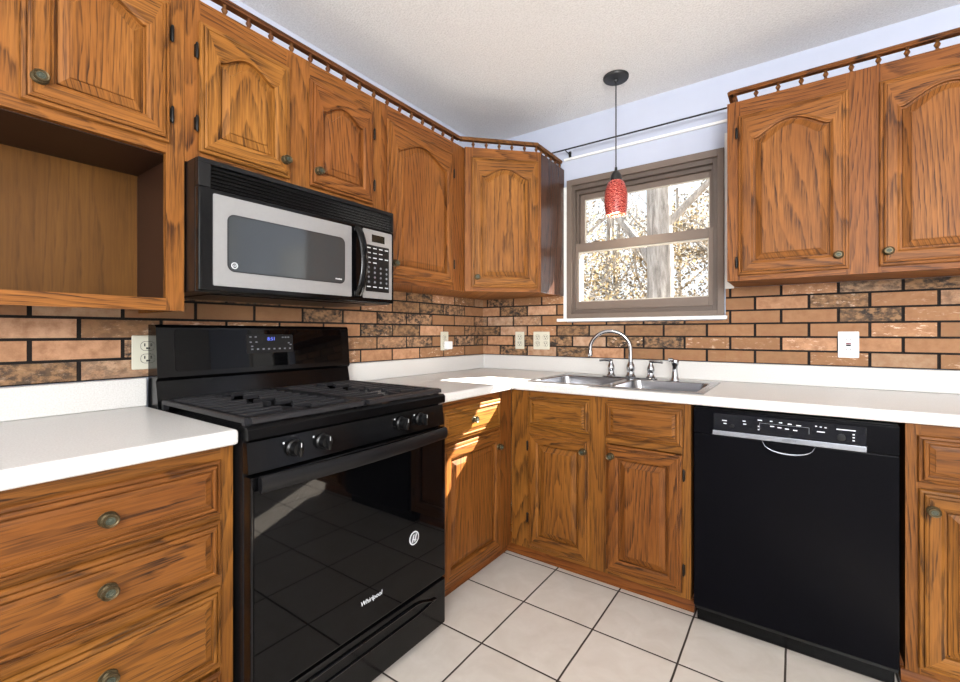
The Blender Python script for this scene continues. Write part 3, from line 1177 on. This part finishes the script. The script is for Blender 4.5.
# ================================================================== MICROWAVE
mw = thing('microwave', (.2, -1.585, 1.275), 'black and stainless over-the-range microwave with a vent grille', 'microwave')
MY0, MY1 = -1.9615, -1.2125
b = MB(FL(0))
b.box(MY0, MY1, .003, .372, 1.279, 1.668, bev=.003)
b.build('body', BLACKP, mw)
FM = FL(.372)
b = MB(FM)
b.box(MY0, MY1, .0005, .006, 1.584, 1.6665)
b.box(MY0, MY1, .006, .022, 1.652, 1.6665, bev=.002)
b.box(MY0, MY0 + .034, .006, .022, 1.584, 1.652, bev=.002)
b.box(MY1 - .012, MY1, .006, .022, 1.584, 1.652, bev=.002)
b.build('vent_frame', BLACKP, mw)
for k in range(6):
    z = 1.5895 + .0107 * k
    b = MB(FM)
    b.loft([[(u, .0075, z), (u, .0195, z - .003), (u, .021, z - .0008), (u, .009, z + .0034)] for u in (MY0 + .034, MY1 - .012)])
    b.build('vent_slat', BLACKS, mw)
b = MB(FM)
b.box(MY0, MY1, .0005, .0225, 1.282, 1.5825, bev=.004)
dr = b.build('front', BLACK, mw)
b = MB(FM)
dy0, dy1 = -1.9235, -1.432
b.plate(rrect(dy0, dy1, 1.298, 1.568, .004), .0226, .0262)
dr = b.build('door', STEEL, mw)
b = MB(FM)
b.plate(rrect(-1.885, -1.463, 1.343, 1.517, .022), .0263, .0270)
b.build('door_window_surround', BLACKP, dr)
b = MB(FM)
b.plate(rrect(-1.882, -1.466, 1.346, 1.514, .020), .0271, .0276)
b.build('door_window', MWIN, dr)
# round emblem in the window's lower left corner
b = MB(FM)
ex, ez = -1.8645, 1.3625
for r in (.0092, .0074):
    b.tube([(ex + r * math.cos(2 * PI * k / 24), .0281, ez + r * math.sin(2 * PI * k / 24)) for k in range(25)], .0006 if r < .009 else .0009, 6)
b.build('emblem', MARK, dr)
text_part('GE', .0095, FM, ex, .0281, ez, MARK, 'emblem_lettering', dr, shear=.3)
b = MB(FM)
for k in range(6):
    b.box(-1.505 + k * .0047, -1.5018 + k * .0047, .0277, .0280, 1.3575, 1.3615 + .001 * (k % 3 == 0))
b.build('door_marking', MARK, dr)
# curved black handle
b = MB(FM)
hp = []
for k in range(13):
    t = k / 12
    hp.append((-1.407 + .010 * math.sin(PI * t), .030 + .030 * math.sin(PI * t) ** .6, 1.302 + .268 * t))
rings = []
for (u, w, z) in hp:
    rings.append([(u + .017 * math.cos(a), w + .008 * math.sin(a), z) for a in [2 * PI * k / 12 for k in range(12)]])
b.loft(rings)
b.box(-1.424, -1.390, .0226, .036, 1.300, 1.322, bev=.003)
b.box(-1.424, -1.390, .0226, .036, 1.552, 1.572, bev=.003)
b.build('handle', BLACK, dr, smooth=True)
# control panel
b = MB(FM)
b.plate(rrect(-1.377, -1.2255, 1.298, 1.574, .004), .0226, .0256)
cp = b.build('control_panel', STEEL, mw)
b = MB(FM)
b.box(-1.333, -1.266, .0257, .0262, 1.526, 1.556)
b.build('display', LCD, cp)
b = MB(FM)
b.plate(rrect(-1.364, -1.242, 1.325, 1.512, .003), .0257, .0262)
kp = b.build('keypad', BLACKP, cp)
for r in range(9):
    for k in range(4):
        if (r, k) in ((1, 3), (3, 2), (3, 3)):
            continue
        uu, zz = -1.349 + .031 * k, 1.500 - .0195 * r
        if r in (4, 5, 6, 7):
            b = MB(FM)
            b.lathe([(.0001, .02625), (.0048, .02625), (.0048, .0268), (.0001, .0268)], (uu, 0, zz), axis='w', n=10)
        else:
            b = MB(FM)
            b.box(uu - .009, uu + .009, .02625, .0268, zz - .002, zz + .002)
        b.build('button', MARK if r not in (4, 5, 6, 7) else MARKD, kp)
b = MB(FL(0))
b.box(MY0 + .06, MY1 - .10, .06, .33, 1.2755, 1.2788, bev=.001)
b.build('grease_filter', BLACKS, mw)

# ================================================================== RANGE
RY0, RY1 = -1.9580, -1.2035
FR = FL(.655)
rg = thing('gas_range', (.33, -1.58, 0), 'black gas range with cast-iron grates and a glass oven door', 'range')
b = MB(FL(0))
b.box(RY0, RY1, .030, .640, .045, .905, bev=.003)
b.build('body', BLACKS, rg)
for yy in (RY0 + .05, RY1 - .05):
    for xx in (.09, .60):
        b = MB()
        b.lathe([(.0001, 0), (.018, 0), (.018, .012), (.010, .016), (.010, .0445), (.0001, .0445)], (xx, yy, .0005), n=12)
        b.build('foot', BLACKP, rg, smooth=True)
# cooktop pan with a rounded front lip
b = MB(FL(0))
prof = [(.030, .9055), (.030, .908), (.618, .908), (.632, .919), (.664, .919), (.672, .912), (.672, .888), (.664, .884), (.6405, .884), (.6405, .9055)]
b.loft([[(u, w, z) for w, z in prof] for u in (RY0 - .002, RY1 + .002)])
ctp = b.build('cooktop', COOK, rg)
# burners
for (bx_, by_, br) in ((.20, -1.77, .042), (.47, -1.77, .050), (.20, -1.39, .036), (.47, -1.39, .046), (.335, -1.58, .040)):
    b = MB()
    b.lathe([(.0001, .9082), (br + .012, .9082), (br + .010, .912), (br, .914), (br, .919), (br - .004, .922), (.0001, .9225)], (bx_, by_, 0), n=24)
    b.build('burner_cap', IRON, ctp, smooth=True)


def grate(y0, y1, x0, x1, fingers):
    b = MB()
    zt, h, t = .940, .014, .011

    def bar(xa, ya, xb, yb, w=t, lo=zt - h, hi=zt):
        d = Vector((xb - xa, yb - ya, 0))
        L = d.length
        d.normalize()
        n = Vector((-d.y, d.x, 0)) * (w / 2)
        A, B2 = Vector((xa, ya, 0)), Vector((xb, yb, 0))
        k = .72
        b.loft([[tuple(P + n * s_ + Vector((0, 0, z))) for s_, z in ((-1, lo), (1, lo), (1, hi - .004), (k, hi), (-k, hi), (-1, hi - .004))] for P in (A, B2)])
    wide = .020
    bar(x0, y0, x1, y0, wide)
    bar(x0, y1, x1, y1, wide)
    bar(x0, y0, x0, y1, wide)
    # broad front rail
    bar(x1, y0, x1, y1, .040)
    ym = .5 * (y0 + y1)
    n = fingers
    for k in range(1, n):
        x = x0 + (x1 - .02 - x0) * k / n
        gap = .048 if k % 2 else .022
        bar(x, y0, x, ym - gap)
        bar(x, ym + gap, x, y1)
    bar(x0, ym, x0 + .07, ym)
    bar(x1 - .08, ym, x1, ym)
    bar(.5 * (x0 + x1) - .045, ym, .5 * (x0 + x1) + .045, ym)
    for xx in (x0, x1 - .01):
        for yy in (y0, y1):
            b.box(xx - .008, xx + .008, yy - .008, yy + .008, .9085 if xx < .5 else .9195, zt - h)
    return b.build('grate', IRON, ctp)


grate(RY0 + .012, -1.5925, .112, .645, 10)
grate(-1.5695, RY1 - .012, .112, .645, 10)

# backguard
b = MB(FL(0))
prof = [(.009, .9085), (.095, .9085), (.075, .998), (.082, 1.003), (.088, 1.010), (.074, 1.176), (.066, 1.186), (.009, 1.186)]
b.loft([[(u, w, z) for w, z in prof] for u in (RY0 - .002, RY1 + .002)])
bgd = b.build('backguard', BLACK, rg)
FG = FL(0)


def on_guard(u0, u1, z0, z1, lift, th, r=.0):
    """sheet on the leaning upper face of the backguard"""
    f = lambda z: .088 - (z - 1.010) * (.014 / .166)
    pts = rrect(u0, u1, z0, z1, r) if r else [(u0, z0), (u1, z0), (u1, z1), (u0, z1)]
    b = MB(FG)
    b.loft([[(u, f(z) + lift, z) for u, z in pts], [(u, f(z) + lift + th, z) for u, z in pts]])
    return b


pn = on_guard(RY0 + .050, RY1 - .040, 1.028, 1.170, .0003, .0022, .012).build('backguard_panel', BLACKG, bgd)
cpn = on_guard(-1.672, -1.482, 1.080, 1.152, .0028, .0006, .006).build('control_panel', BLACKP, bgd)
cd = on_guard(-1.600, -1.550, 1.122, 1.146, .0036, .0004).build('clock_display', BLACKP, cpn)
text_part('8:51', .019, FG, -1.575, .0835, 1.134, BLUE, 'clock_digits', cd)
for k in range(8):
    on_guard(-1.655 + .0 + .022 * k, -1.647 + .022 * k, 1.092, 1.098, .0036, .0005).build('button', MARKD, cpn)
for (uu, zz) in ((-1.660, 1.140), (-1.640, 1.140), (-1.660, 1.120), (-1.638, 1.120), (-1.655, 1.104), (-1.530, 1.138), (-1.518, 1.138), (-1.506, 1.138), (-1.505, 1.115), (-1.497, 1.108)):
    on_guard(uu, uu + .008, zz, zz + .005, .0036, .0005).build('button', MARKD, cpn)

# front control fascia, leaning
b = MB(FL(0))
prof = [(.6408, .800), (.6690, .800), (.6600, .878), (.6408, .878)]
b.loft([[(u, w, z) for w, z in prof] for u in (RY0, RY1)])
fas = b.build('control_fascia', BLACK, rg)
for yy in (-1.832, -1.742, -1.430, -1.335):
    b = MB(FL(.6645))
    b.lathe([(.0001, -.001), (.023, -.001), (.023, .004), (.019, .008), (.0175, .022), (.016, .026), (.0001, .027)], (yy, 0, .842), axis='w', n=24)
    b.box(yy - .0045, yy + .0045, .020, .036, .842 - .020, .842 + .020, bev=.002)
    kk = b.build('control_knob', BLACKP, fas, smooth=True)
    b = MB(FL(.6645))
    b.box(yy - .001, yy + .001, .0362, .0366, .848, .860)
    b.build('knob_pointer', MARK, kk)
    b = MB(FL(.6645))
    b.box(yy - .032, yy - .028, -.0005, .0012, .858, .863)
    b.build('burner_marking', MARK, fas)

# oven door
b = MB(FL(0))
b.box(RY0 + .002, RY1 - .002, .6408, .676, .215, .792, bev=.004)
od = b.build('oven_door', BLACK, rg)
b = MB(FL(0))
b.plate(rrect(RY0 + .010, RY1 - .010, .222, .765, .006), .6762, .6785)
b.build('door_glass', BLACKG, od)
# handle bar, tapering ends
b = MB(FL(0))
rings = []
for k in range(17):
    t = k / 16
    u = RY0 + .018 + (RY1 - RY0 - .036) * t
    bow = .020 * math.sin(PI * t)
    rings.append([(u, .692 + bow + .010 * math.cos(a), .774 + .022 * math.sin(a)) for a in [2 * PI * j / 14 for j in range(14)]])
b.loft(rings)
hb = b.build('door_handle', BLACKS, od, smooth=True)
for u in (RY0 + .020, RY1 - .052):
    b = MB(FL(0))
    b.box(u, u + .032, .6786, .692, .757, .791, bev=.003)
    b.build('handle_bracket', BLACKP, od)
# round sticker and lettering
FS = FL(.6787)
sy, sz = -1.3795, .424
b = MB(FS)
b.lathe([(.0001, 0), (.024, 0), (.024, .0006), (.0001, .0006)], (sy, 0, sz), axis='w', n=32)
stk = b.build('round_sticker', MARK, od)
b = MB(FS)
b.lathe([(.0001, .0007), (.0195, .0007), (.0195, .001), (.0001, .001)], (sy, 0, sz), axis='w', n=32)
b.build('sticker_field', DARKTXT, stk)
b = MB(FS)
for dx_ in (-.008, .004):
    b.plate([(sy + dx_ - .005, sz - .013), (sy + dx_ + .001, sz - .013), (sy + dx_ + .009, sz + .013), (sy + dx_ + .003, sz + .013)], .0011, .0014)
b.plate([(sy - .010, sz - .004), (sy + .010, sz - .010), (sy + .010, sz - .006), (sy - .010, sz)], .0011, .0014)
b.build('sticker_swirl', MARK, stk)
text_part('Whirlpool', .021, FS, -1.573, .0002, .303, MARK, 'maker_lettering', od, shear=.15)
# warming drawer
b = MB(FL(0))
b.box(RY0 + .002, RY1 - .002, .6408, .676, .030, .205, bev=.005)
rd = b.build('storage_drawer', BLACK, rg)
b = MB(FL(0))
pts_hi, pts_lo = [], []
for k in range(25):
    t = k / 24
    u = RY0 + .06 + (RY1 - RY0 - .12) * t
    s_ = min(1.0, min(t, 1 - t) * 6)
    s_ = s_ * s_ * (3 - 2 * s_)
    pts_hi.append((u, .150 + .030 * s_))
    pts_lo.append((u, .148 - .010 * s_))
path_hi = [(u, .679, z) for u, z in pts_hi]
b.tube(path_hi, .0045, 8)
b.tube([(u, .678, z) for u, z in pts_lo], .0035, 8)
b.build('drawer_grip', BLACK, rd, smooth=True)

# ================================================================== DISHWASHER
dw = thing('dishwasher', (1.768, -.3, 0), 'black built-in dishwasher with a silver strip and a pocket handle', 'dishwasher')
DX0, DX1 = 1.4665, 2.0685
b = MB(FB(0))
b.box(DX0, DX1, .02, .598, .06, .862)
b.box(DX0 + .01, DX1 - .01, .02, .560, .001, .0595)
b.build('body', BLACKP, dw)
FDW = FB(-.6)
b = MB(FDW)
# door skin with a scooped pocket under the strip
b.box(DX0, DX1, .0, .022, .082, .7645, bev=.004)
ddw = b.build('door', DWBLACK, dw)
b = MB(FDW)
b.box(DX0, DX1, .0, .0235, .7655, .860, bev=.004)
cns = b.build('console', DWBLACK, dw)
b = MB(FDW)
b.plate(rrect(1.538, 1.987, .786, .849, .003), .0236, .0252)
cpl = b.build('control_panel', DWPANEL, cns)
b = MB(FDW)
b.box(1.535, 1.988, .0236, .0275, .7665, .7845, bev=.001)
stp = b.build('trim_strip', SILVER, cns)
text_part('BOSCH', .0125, FDW, 1.778, .0277, .7755, DARKTXT, 'maker_lettering', stp)
# pocket handle: crescent lip
b = MB(FDW)
n = 20
up_, dn_ = [], []
for k in range(n + 1):
    t = -1 + 2 * k / n
    up_.append((1.775 + .078 * t, .7635))
    dn_.append((1.775 + .078 * t, .7635 - .038 * math.sqrt(max(0, 1 - abs(t) ** 2.2))))
outline = up_ + dn_[::-1][1:-1]
b.plate(outline, .0222, .0232)
pk = b.build('handle_pocket', DWBLACK, ddw)
b = MB(FDW)
b.tube([(u, .0245, z) for u, z in dn_], [.0006 + .0026 * (1 - abs(-1 + 2 * k / n) ** 2) for k in range(n + 1)], 8)
b.build('handle_lip', SILVER, ddw, smooth=True)
for uu in (1.600, 1.923):
    b = MB(FDW)
    r = .008 if uu < 1.7 else .012
    b.lathe([(.0001, .0253), (r, .0253), (r, .0262), (r * .75, .0266), (.0001, .0262)], (uu, 0, .806), axis='w', n=20)
    b.build('button', BLACKS, cpl, smooth=True)
for (uu, zz, ww) in ((1.575, .824, .016), (1.577, .813, .010), (1.64, .829, .010), (1.642, .818, .010), (1.690, .838, .014), (1.725, .838, .008), (1.753, .836, .010), (1.780, .834, .012),
                     (1.806, .832, .014), (1.728, .820, .012), (1.750, .818, .012), (1.772, .816, .012), (1.796, .814, .012), (1.686, .815, .005), (1.686, .803, .005), (1.855, .836, .006),
                     (1.868, .835, .006), (1.881, .834, .006), (1.868, .818, .022), (1.935, .833, .050), (1.955, .820, .006), (1.955, .810, .006), (1.955, .800, .006)):
    b = MB(FDW)
    b.box(uu - ww / 2, uu + ww / 2, .0253, .0256, zz - .0018, zz + .0018)
    b.build('panel_marking', MARK, cpl)
b = MB(FDW)
b.box(1.690, 1.835, .0253, .0256, .8275, .8283)
b.box(1.835, 1.836, .0253, .0256, .806, .8283)
b.box(1.689, 1.690, .0253, .0256, .803, .829)
b.build('panel_line', MARKD, cpl)
b = MB(FDW)
b.box(DX0 + .005, DX1 - .005, -.06, -.03, .003, .0805)
b.build('toe_panel', COOK, dw)

# ================================================================== SINK AND FAUCET
sk = thing('kitchen_sink', (1.095, -.35, .914), 'double-bowl stainless steel drop-in sink under the window', 'sink')
b = MB()
ZR = .9165
bowls = ((.717, 1.072, -.574, -.215), (1.112, 1.467, -.574, -.215))
xs = sorted({SX0, SX1} | {v for q_ in bowls for v in q_[:2]})
ys = [SY0, -.574, -.215, SY1]
inb = lambda x, y: any(a < x < c2 and e < y < f for a, c2, e, f in bowls)
b.cells(xs, ys, lambda x, y: not inb(x, y), lambda x, y, t: (x, y, t), .9146, ZR + .002, grain='u')
rim = round_edges(b.build('rim', SINKM, sk), .0015, 2)
for i, (a, c2, e, f) in enumerate(bowls):
    b = MB()

    def rr(ins, z, r):
        return [(x, y, z) for x, y in rrect(a + ins, c2 - ins, e + ins, f - ins, r, 6)]
    rings = [rr(-.001, ZR + .0022, .030), rr(.004, ZR - .002, .034), rr(.008, .88, .040), rr(.014, .80, .045), rr(.030, .765, .05), rr(.060, .757, .05)]
    b.loft(rings, cap0=False)
    o = b.build('bowl', SINKM, sk, smooth=True)
    b = MB()
    b.lathe([(.0001, .7575), (.040, .7575), (.042, .759), (.036, .7595), (.030, .7585), (.0001, .7585)], (.5 * (a + c2), .5 * (e + f), 0), n=24)
    b.build('drain', CHROME, o, smooth=True)

fc = thing('faucet', (1.075, -.160, ZR + .002), 'chrome gooseneck faucet with two lever handles at the sink', 'faucet')
FZ = ZR + .0025
b = MB()
b.loft([[(x, y, z) for x, y in rrect(.925, 1.215, -.185, -.135, .024, 6)] for z in (FZ, FZ + .006)])
round_edges(b.build('base_plate', CHROME, fc, smooth=True), .002, 2)
BELL = [(.0001, 0), (.028, 0), (.028, .004), (.022, .010), (.0195, .028), (.0235, .044), (.0205, .058), (.0135, .072), (.0110, .082)]
b = MB()
sxp, syp = 1.078, -.160
b.lathe([(r * .95, h * 1.05) for r, h in BELL] + [(.0001, .088)], (sxp, syp, FZ + .0065), n=20)
path = [(sxp, syp, FZ + .07), (sxp, syp, FZ + .10), (sxp - .001, syp - .0, FZ + .145)]
R = .106
dirx, diry = -.96, -.27
cz_ = FZ + .150
for k in range(1, 19):
    a = PI * k / 18 * .97
    rr_ = R * (1 - math.cos(a))
    path.append((sxp + dirx * rr_, syp + diry * rr_, cz_ + .098 * math.sin(a)))
px_, py_, pz_ = path[-1]
path.append((px_ + dirx * .0, py_, pz_ - .025))
b.tube(path, [.0125, .0115, .011] + [.0105] * 18 + [.0105], 14)
b.lathe([(.0001, -.048), (.0125, -.048), (.0135, -.040), (.0125, -.020), (.0105, -.010)], (px_, py_, pz_), n=16)
b.build('spout', CHROME, fc, smooth=True)
for hx, sgn in ((.972, -1), (1.182, 1)):
    b = MB()
    b.lathe([(r * .82, h * .95) for r, h in BELL] + [(.0110, .086), (.0001, .090)], (hx, -.160, FZ + .0065), n=20)
    z0 = FZ + .086
    b.tube([(hx, -.160, z0), (hx + sgn * .015, -.162, z0 + .004), (hx + sgn * .035, -.165, z0 + .004), (hx + sgn * .062, -.170, z0 + .001)], [.0085, .0075, .006, .0058], 10)
    b.build('lever_handle', CHROME, fc, smooth=True)
sp = MB()
sp.lathe([(.0001, 0), (.023, 0), (.022, .006), (.0165, .016), (.0155, .030), (.013, .045), (.0125, .070), (.0165, .080), (.019, .092), (.016, .104), (.0001, .108)], (1.300, -.160, ZR + .0023), n=18)
sp.tube([(1.300, -.160, ZR + .098), (1.286, -.166, ZR + .106), (1.272, -.172, ZR + .104)], [.009, .009, .010], 10)
tag(sp.build('side_sprayer', CHROME, smooth=True), 'small chrome side sprayer right of the faucet handles', 'sprayer')

# ================================================================== OUTLETS
def duplex(F, u, z, parent, mat=IVORY):
    for dz in (-.021, .021):
        b = MB(F)
        b.plate(rrect(u - .0165, u + .0165, z + dz - .0145, z + dz + .0145, .012), .0056, .0068)
        r = b.build('receptacle', mat, parent)
        b = MB(F)
        b.plate(rrect(u - .0178, u + .0178, z + dz - .0158, z + dz + .0158, .013), .0054, .0057)
        b.build('receptacle_gap', SLOT, r)
        b = MB(F)
        for du in (-.0065, .0065):
            b.box(u + du - .0018, u + du + .0018, .0069, .0072, z + dz - .001, z + dz + .009)
        b.lathe([(.0001, .0069), (.0034, .0069), (.0034, .0072), (.0001, .0072)], (u, 0, z + dz - .0075), axis='w', n=10)
        b.build('slots', SLOT, r)


def cover(F, u0, u1, z0, z1, label, mat=IVORY):
    c_ = F(.5 * (u0 + u1), 0, z0)
    t = thing('wall_outlet', c_, label, 'outlet')
    b = MB(F)
    b.plate(rrect(u0, u1, z0, z1, .004), .0012, .0055)
    round_edges(b.build('cover_plate', mat, t), .002, 2)
    return t


t = cover(FL(0), -2.004, -1.935, 1.036, 1.150, 'ivory duplex outlet on the brick left of the range')
duplex(FL(0), -1.9625, 1.093, t)
t = cover(FL(0), -.458, -.386, 1.050, 1.166, 'ivory outlet with a plug-in adapter on the brick near the corner')
duplex(FL(0), -.422, 1.108, t)
b = MB(FL(0))
b.box(-.432, -.385, .0075, .040, 1.056, 1.106, bev=.006)
tag(b.build('plug_in_adapter', WPLAST), 'small white plug-in adapter in the outlet near the corner', 'adapter')
t = cover(FB(0), .266, .334, 1.052, 1.166, 'single ivory outlet on the brick right of the corner')
duplex(FB(0), .300, 1.109, t)
t = cover(FB(0), .403, .520, 1.052, 1.166, 'double-width ivory outlet on the brick left of the faucet')
duplex(FB(0), .432, 1.109, t)
duplex(FB(0), .491, 1.109, t)
t = cover(FB(0), 1.953, 2.026, 1.048, 1.164, 'white safety outlet with test buttons on the brick above the dishwasher', WPLAST)
b = MB(FB(0))
b.plate(rrect(1.972, 2.007, 1.073, 1.139, .003), .0056, .0072)
r = b.build('receptacle', WPLAST, t)
b = MB(FB(0))
for dz in (-.022, .022):
    for du in (-.006, .006):
        b.box(1.9895 + du - .0012, 1.9895 + du + .0012, .0073, .0076, 1.106 + dz - .004, 1.106 + dz + .004)
b.build('slots', SLOT, r)
b = MB(FB(0))
b.box(1.981, 1.998, .0073, .0095, 1.099, 1.106, bev=.001)
b.build('test_button', SLOT, r)
b = MB(FB(0))
b.box(1.981, 1.998, .0073, .0095, 1.107, 1.114, bev=.001)
b.build('reset_button', PINKSLOT, r)

# ================================================================== PENDANT AND CURTAIN ROD
PX, PY = 1.041, -.285
pd = thing('pendant_lamp', (PX, PY, 1.765), 'small red art-glass pendant lamp hanging over the sink', 'lamp')
b = MB()
b.lathe([(.0001, 2.4752), (.064, 2.4752), (.064, 2.468), (.060, 2.462), (.012, 2.458), (.009, 2.448), (.0001, 2.446)], (PX, PY, 0), n=32)
b.build('canopy', CANOPY, pd, smooth=True)
b = MB()
b.tube([(PX, PY, 2.447), (PX, PY, 2.2), (PX, PY, 2.005)], .0032, 8)
b.build('cord', CANOPY, pd)
b = MB()
b.lathe([(.0001, 2.010), (.006, 2.010), (.008, 1.992), (.020, 1.982), (.027, 1.966), (.030, 1.944), (.030, 1.936), (.0001, 1.936)], (PX, PY, 0), n=20)
b.build('socket', CANOPY, pd, smooth=True)
b = MB()
outer = [(.030, 1.940), (.042, 1.928), (.052, 1.897), (.0575, 1.862), (.058, 1.832), (.056, 1.802), (.052, 1.777), (.0500, 1.766)]
inner = [(r - .004, z) for r, z in outer[::-1]]
rings = []
for r, z in outer + [(.0465, 1.766)] + inner[1:]:
    rings.append([(PX + r * math.cos(2 * PI * k / 28), PY + r * math.sin(2 * PI * k / 28), z) for k in range(28)])
b.loft(rings, cap0=False, cap1=False)
b.build('glass_shade', SHADE, pd, smooth=True)
b = MB()
b.lathe([(.0001, 1.930), (.010, 1.925), (.013, 1.895), (.024, 1.860), (.030, 1.825), (.026, 1.795), (.014, 1.778), (.0001, 1.774)], (PX, PY, 0), n=20)
b.build('bulb', BULB, pd, smooth=True)
pl = bpy.data.lights.new('pendant_bulb', 'POINT')
pl.energy = 2.5
pl.color = (1, .85, .65)
pl.shadow_soft_size = .02
plo = bpy.data.objects.new('pendant_bulb', pl)
COL.objects.link(plo)
plo.location = (PX, PY, 1.745)

cr = thing('curtain_rod', (1.07, -.05, 2.27), 'thin dark curtain rod spanning the wall above the window', 'curtain rod')
b = MB()
b.tube([(.548, -.055, 2.272), (1.545, -.055, 2.272)], .0045, 10)
b.build('rod', CANOPY, cr)
for xx in (.655, 1.53):
    b = MB()
    b.tube([(xx, .0095, 2.262), (xx, -.045, 2.262), (xx, -.058, 2.265)], .003, 8)
    b.box(xx - .008, xx + .008, .0035, .0095, 2.245, 2.28)
    b.build('bracket', CANOPY, cr)

# ================================================================== OUTSIDE
def ground(x, y):
    return -0.7 + max(0, (y - 1.0)) * 0.115 + .12 * math.sin(x * .7) * math.cos(y * .5)


b = MB()
nx, ny = 28, 24
vs = [[b.bm.verts.new((-26 + 46 * i / nx, .13 + 38 * j / ny, ground(-26 + 46 * i / nx, .13 + 38 * j / ny))) for j in range(ny + 1)] for i in range(nx + 1)]
for i in range(nx):
    for j in range(ny):
        b.bm.faces.new((vs[i][j], vs[i + 1][j], vs[i + 1][j + 1], vs[i][j + 1])).smooth = True
tag(b.build('ground', LITTER), 'leaf-covered slope outside the window', kind='structure')


def tree(x, y, r, h, leafmat, label, crown, nleaf, forks=(), lean=(0, 0), group=None, leafsize=.09):
    z0 = ground(x, y) - .1
    t = thing('tree', (x, y, z0), label, 'tree', group)
    b = MB()
    pth = [(x + lean[0] * k / 6 + random.uniform(-.1, .1) * r, y + lean[1] * k / 6, z0 + h * k / 6) for k in range(7)]
    b.tube(pth, [r * (1.25 if k == 0 else 1.0 - .06 * k) for k in range(7)], 14)
    tips = []
    for (f, ang, el, L, rr) in forks:
        p = Vector(pth[0]).lerp(Vector(pth[-1]), f)
        d = Vector((math.cos(ang) * math.cos(el), math.sin(ang) * math.cos(el), math.sin(el)))
        pts = [p]
        for k in range(1, 6):
            d = (d + Vector((random.uniform(-.16, .16), random.uniform(-.16, .16), random.uniform(-.05, .14)))).normalized()
            pts.append(pts[-1] + d * L / 5)
        b.tube([tuple(q_) for q_ in pts], [rr * (1 - .16 * k) for k in range(6)], 8)
        tips.append(pts[-1])
        for k in (2, 3, 4):
            d2 = (d + Vector((random.uniform(-.9, .9), random.uniform(-.9, .9), random.uniform(-.3, .7)))).normalized()
            q1 = pts[k] + d2 * L * .25
            q2 = q1 + (d2 + Vector((random.uniform(-.4, .4), 0, random.uniform(-.3, .4)))).normalized() * L * .25
            b.tube([tuple(pts[k]), tuple(q1), tuple(q2)], [rr * .35, rr * .22, rr * .10], 6)
            tips.append(q2)
    b.build('trunk', BARK, t, smooth=True)
    if nleaf:
        b = MB()
        cx_, cy_, cz_, ax, ay, az = crown
        clumps = [(random.gauss(0, .5), random.gauss(0, .5), random.gauss(0, .5)) for _ in range(26)]
        for _ in range(nleaf):
            q_ = random.choice(clumps)
            P = Vector((cx_ + ax * (q_[0] + random.gauss(0, .17)), cy_ + ay * (q_[1] + random.gauss(0, .17)), cz_ + az * (q_[2] + random.gauss(0, .17))))
            e1 = Vector((random.uniform(-1, 1), random.uniform(-1, 1), random.uniform(-1, 1))).normalized()
            e2 = e1.cross(Vector((random.uniform(-1, 1), random.uniform(-1, 1), random.uniform(-1, 1)))).normalized()
            s_ = leafsize * random.uniform(.5, 1.2)
            b.bm.faces.new([b.bm.verts.new(P + e1 * s_), b.bm.verts.new(P + e2 * s_ * .6), b.bm.verts.new(P - e1 * s_), b.bm.verts.new(P - e2 * s_ * .6)])
        b.build('foliage', leafmat, t)
    return t


tree(-.05, 5.0, .235, 7.5, LEAF_T, 'thick grey-barked tree trunk standing right of centre outside the window', (-.3, 5.6, 5.0, 2.2, 1.6, 1.6), 0,
     forks=((.33, 2.6, .95, 3.2, .09), (.42, .35, .8, 2.6, .07), (.22, 2.9, .25, 1.6, .035)), lean=(.05, .1))
tree(-2.55, 6.2, .13, 6.5, LEAF_Y, 'slim leaning tree outside the lower left of the window', (-2.4, 6.6, 1.9, 1.5, 1.2, 1.2), 2600,
     forks=((.2, .4, .8, 2.2, .045), (.3, 2.4, .7, 2.2, .05), (.45, 1.0, .6, 2.4, .04)), lean=(.35, .1), leafsize=.045)
tree(1.15, 8.6, .15, 7.0, LEAF_T, 'thin tree with tan leaves outside the right of the window', (1.0, 9.2, 2.4, 1.7, 1.4, 1.6), 2600,
     forks=((.2, .3, .6, 2.6, .05), (.3, 2.5, .7, 2.6, .05), (.5, .9, .8, 2.2, .04)), leafsize=.055)
GR = 'background woodland trees'
rows_ = [(-5.2, 11.5), (-3.4, 12.4), (-1.7, 11.2), (.3, 12.6), (-7.2, 15), (-5.0, 16.5), (-2.6, 16), (-.4, 17), (1.8, 15.5), (-9.5, 19), (-6.0, 20.5), (-3.2, 21), (0.2, 21), (3.0, 19.5)]
for i, (x, y) in enumerate(rows_):
    far = y > 14
    tree(x + random.uniform(-.4, .4), y, random.uniform(.07, .13), random.uniform(6.5, 9), (LEAF_T, LEAF_G, LEAF_Y)[i % 3],
         'slender autumn tree in the woods behind the thick trunk', (x, y, ground(x, y) + random.uniform(1.8, 5.6), 1.9, 1.5, random.uniform(1.5, 2.3)), 1700,
         forks=((.25, random.uniform(0, 6), .7, 2.5, .045), (.4, random.uniform(0, 6), .7, 2.5, .04), (.55, random.uniform(0, 6), .8, 2.2, .03)),
         lean=(random.uniform(-.4, .4), 0), group=GR, leafsize=.06 if not far else .085)
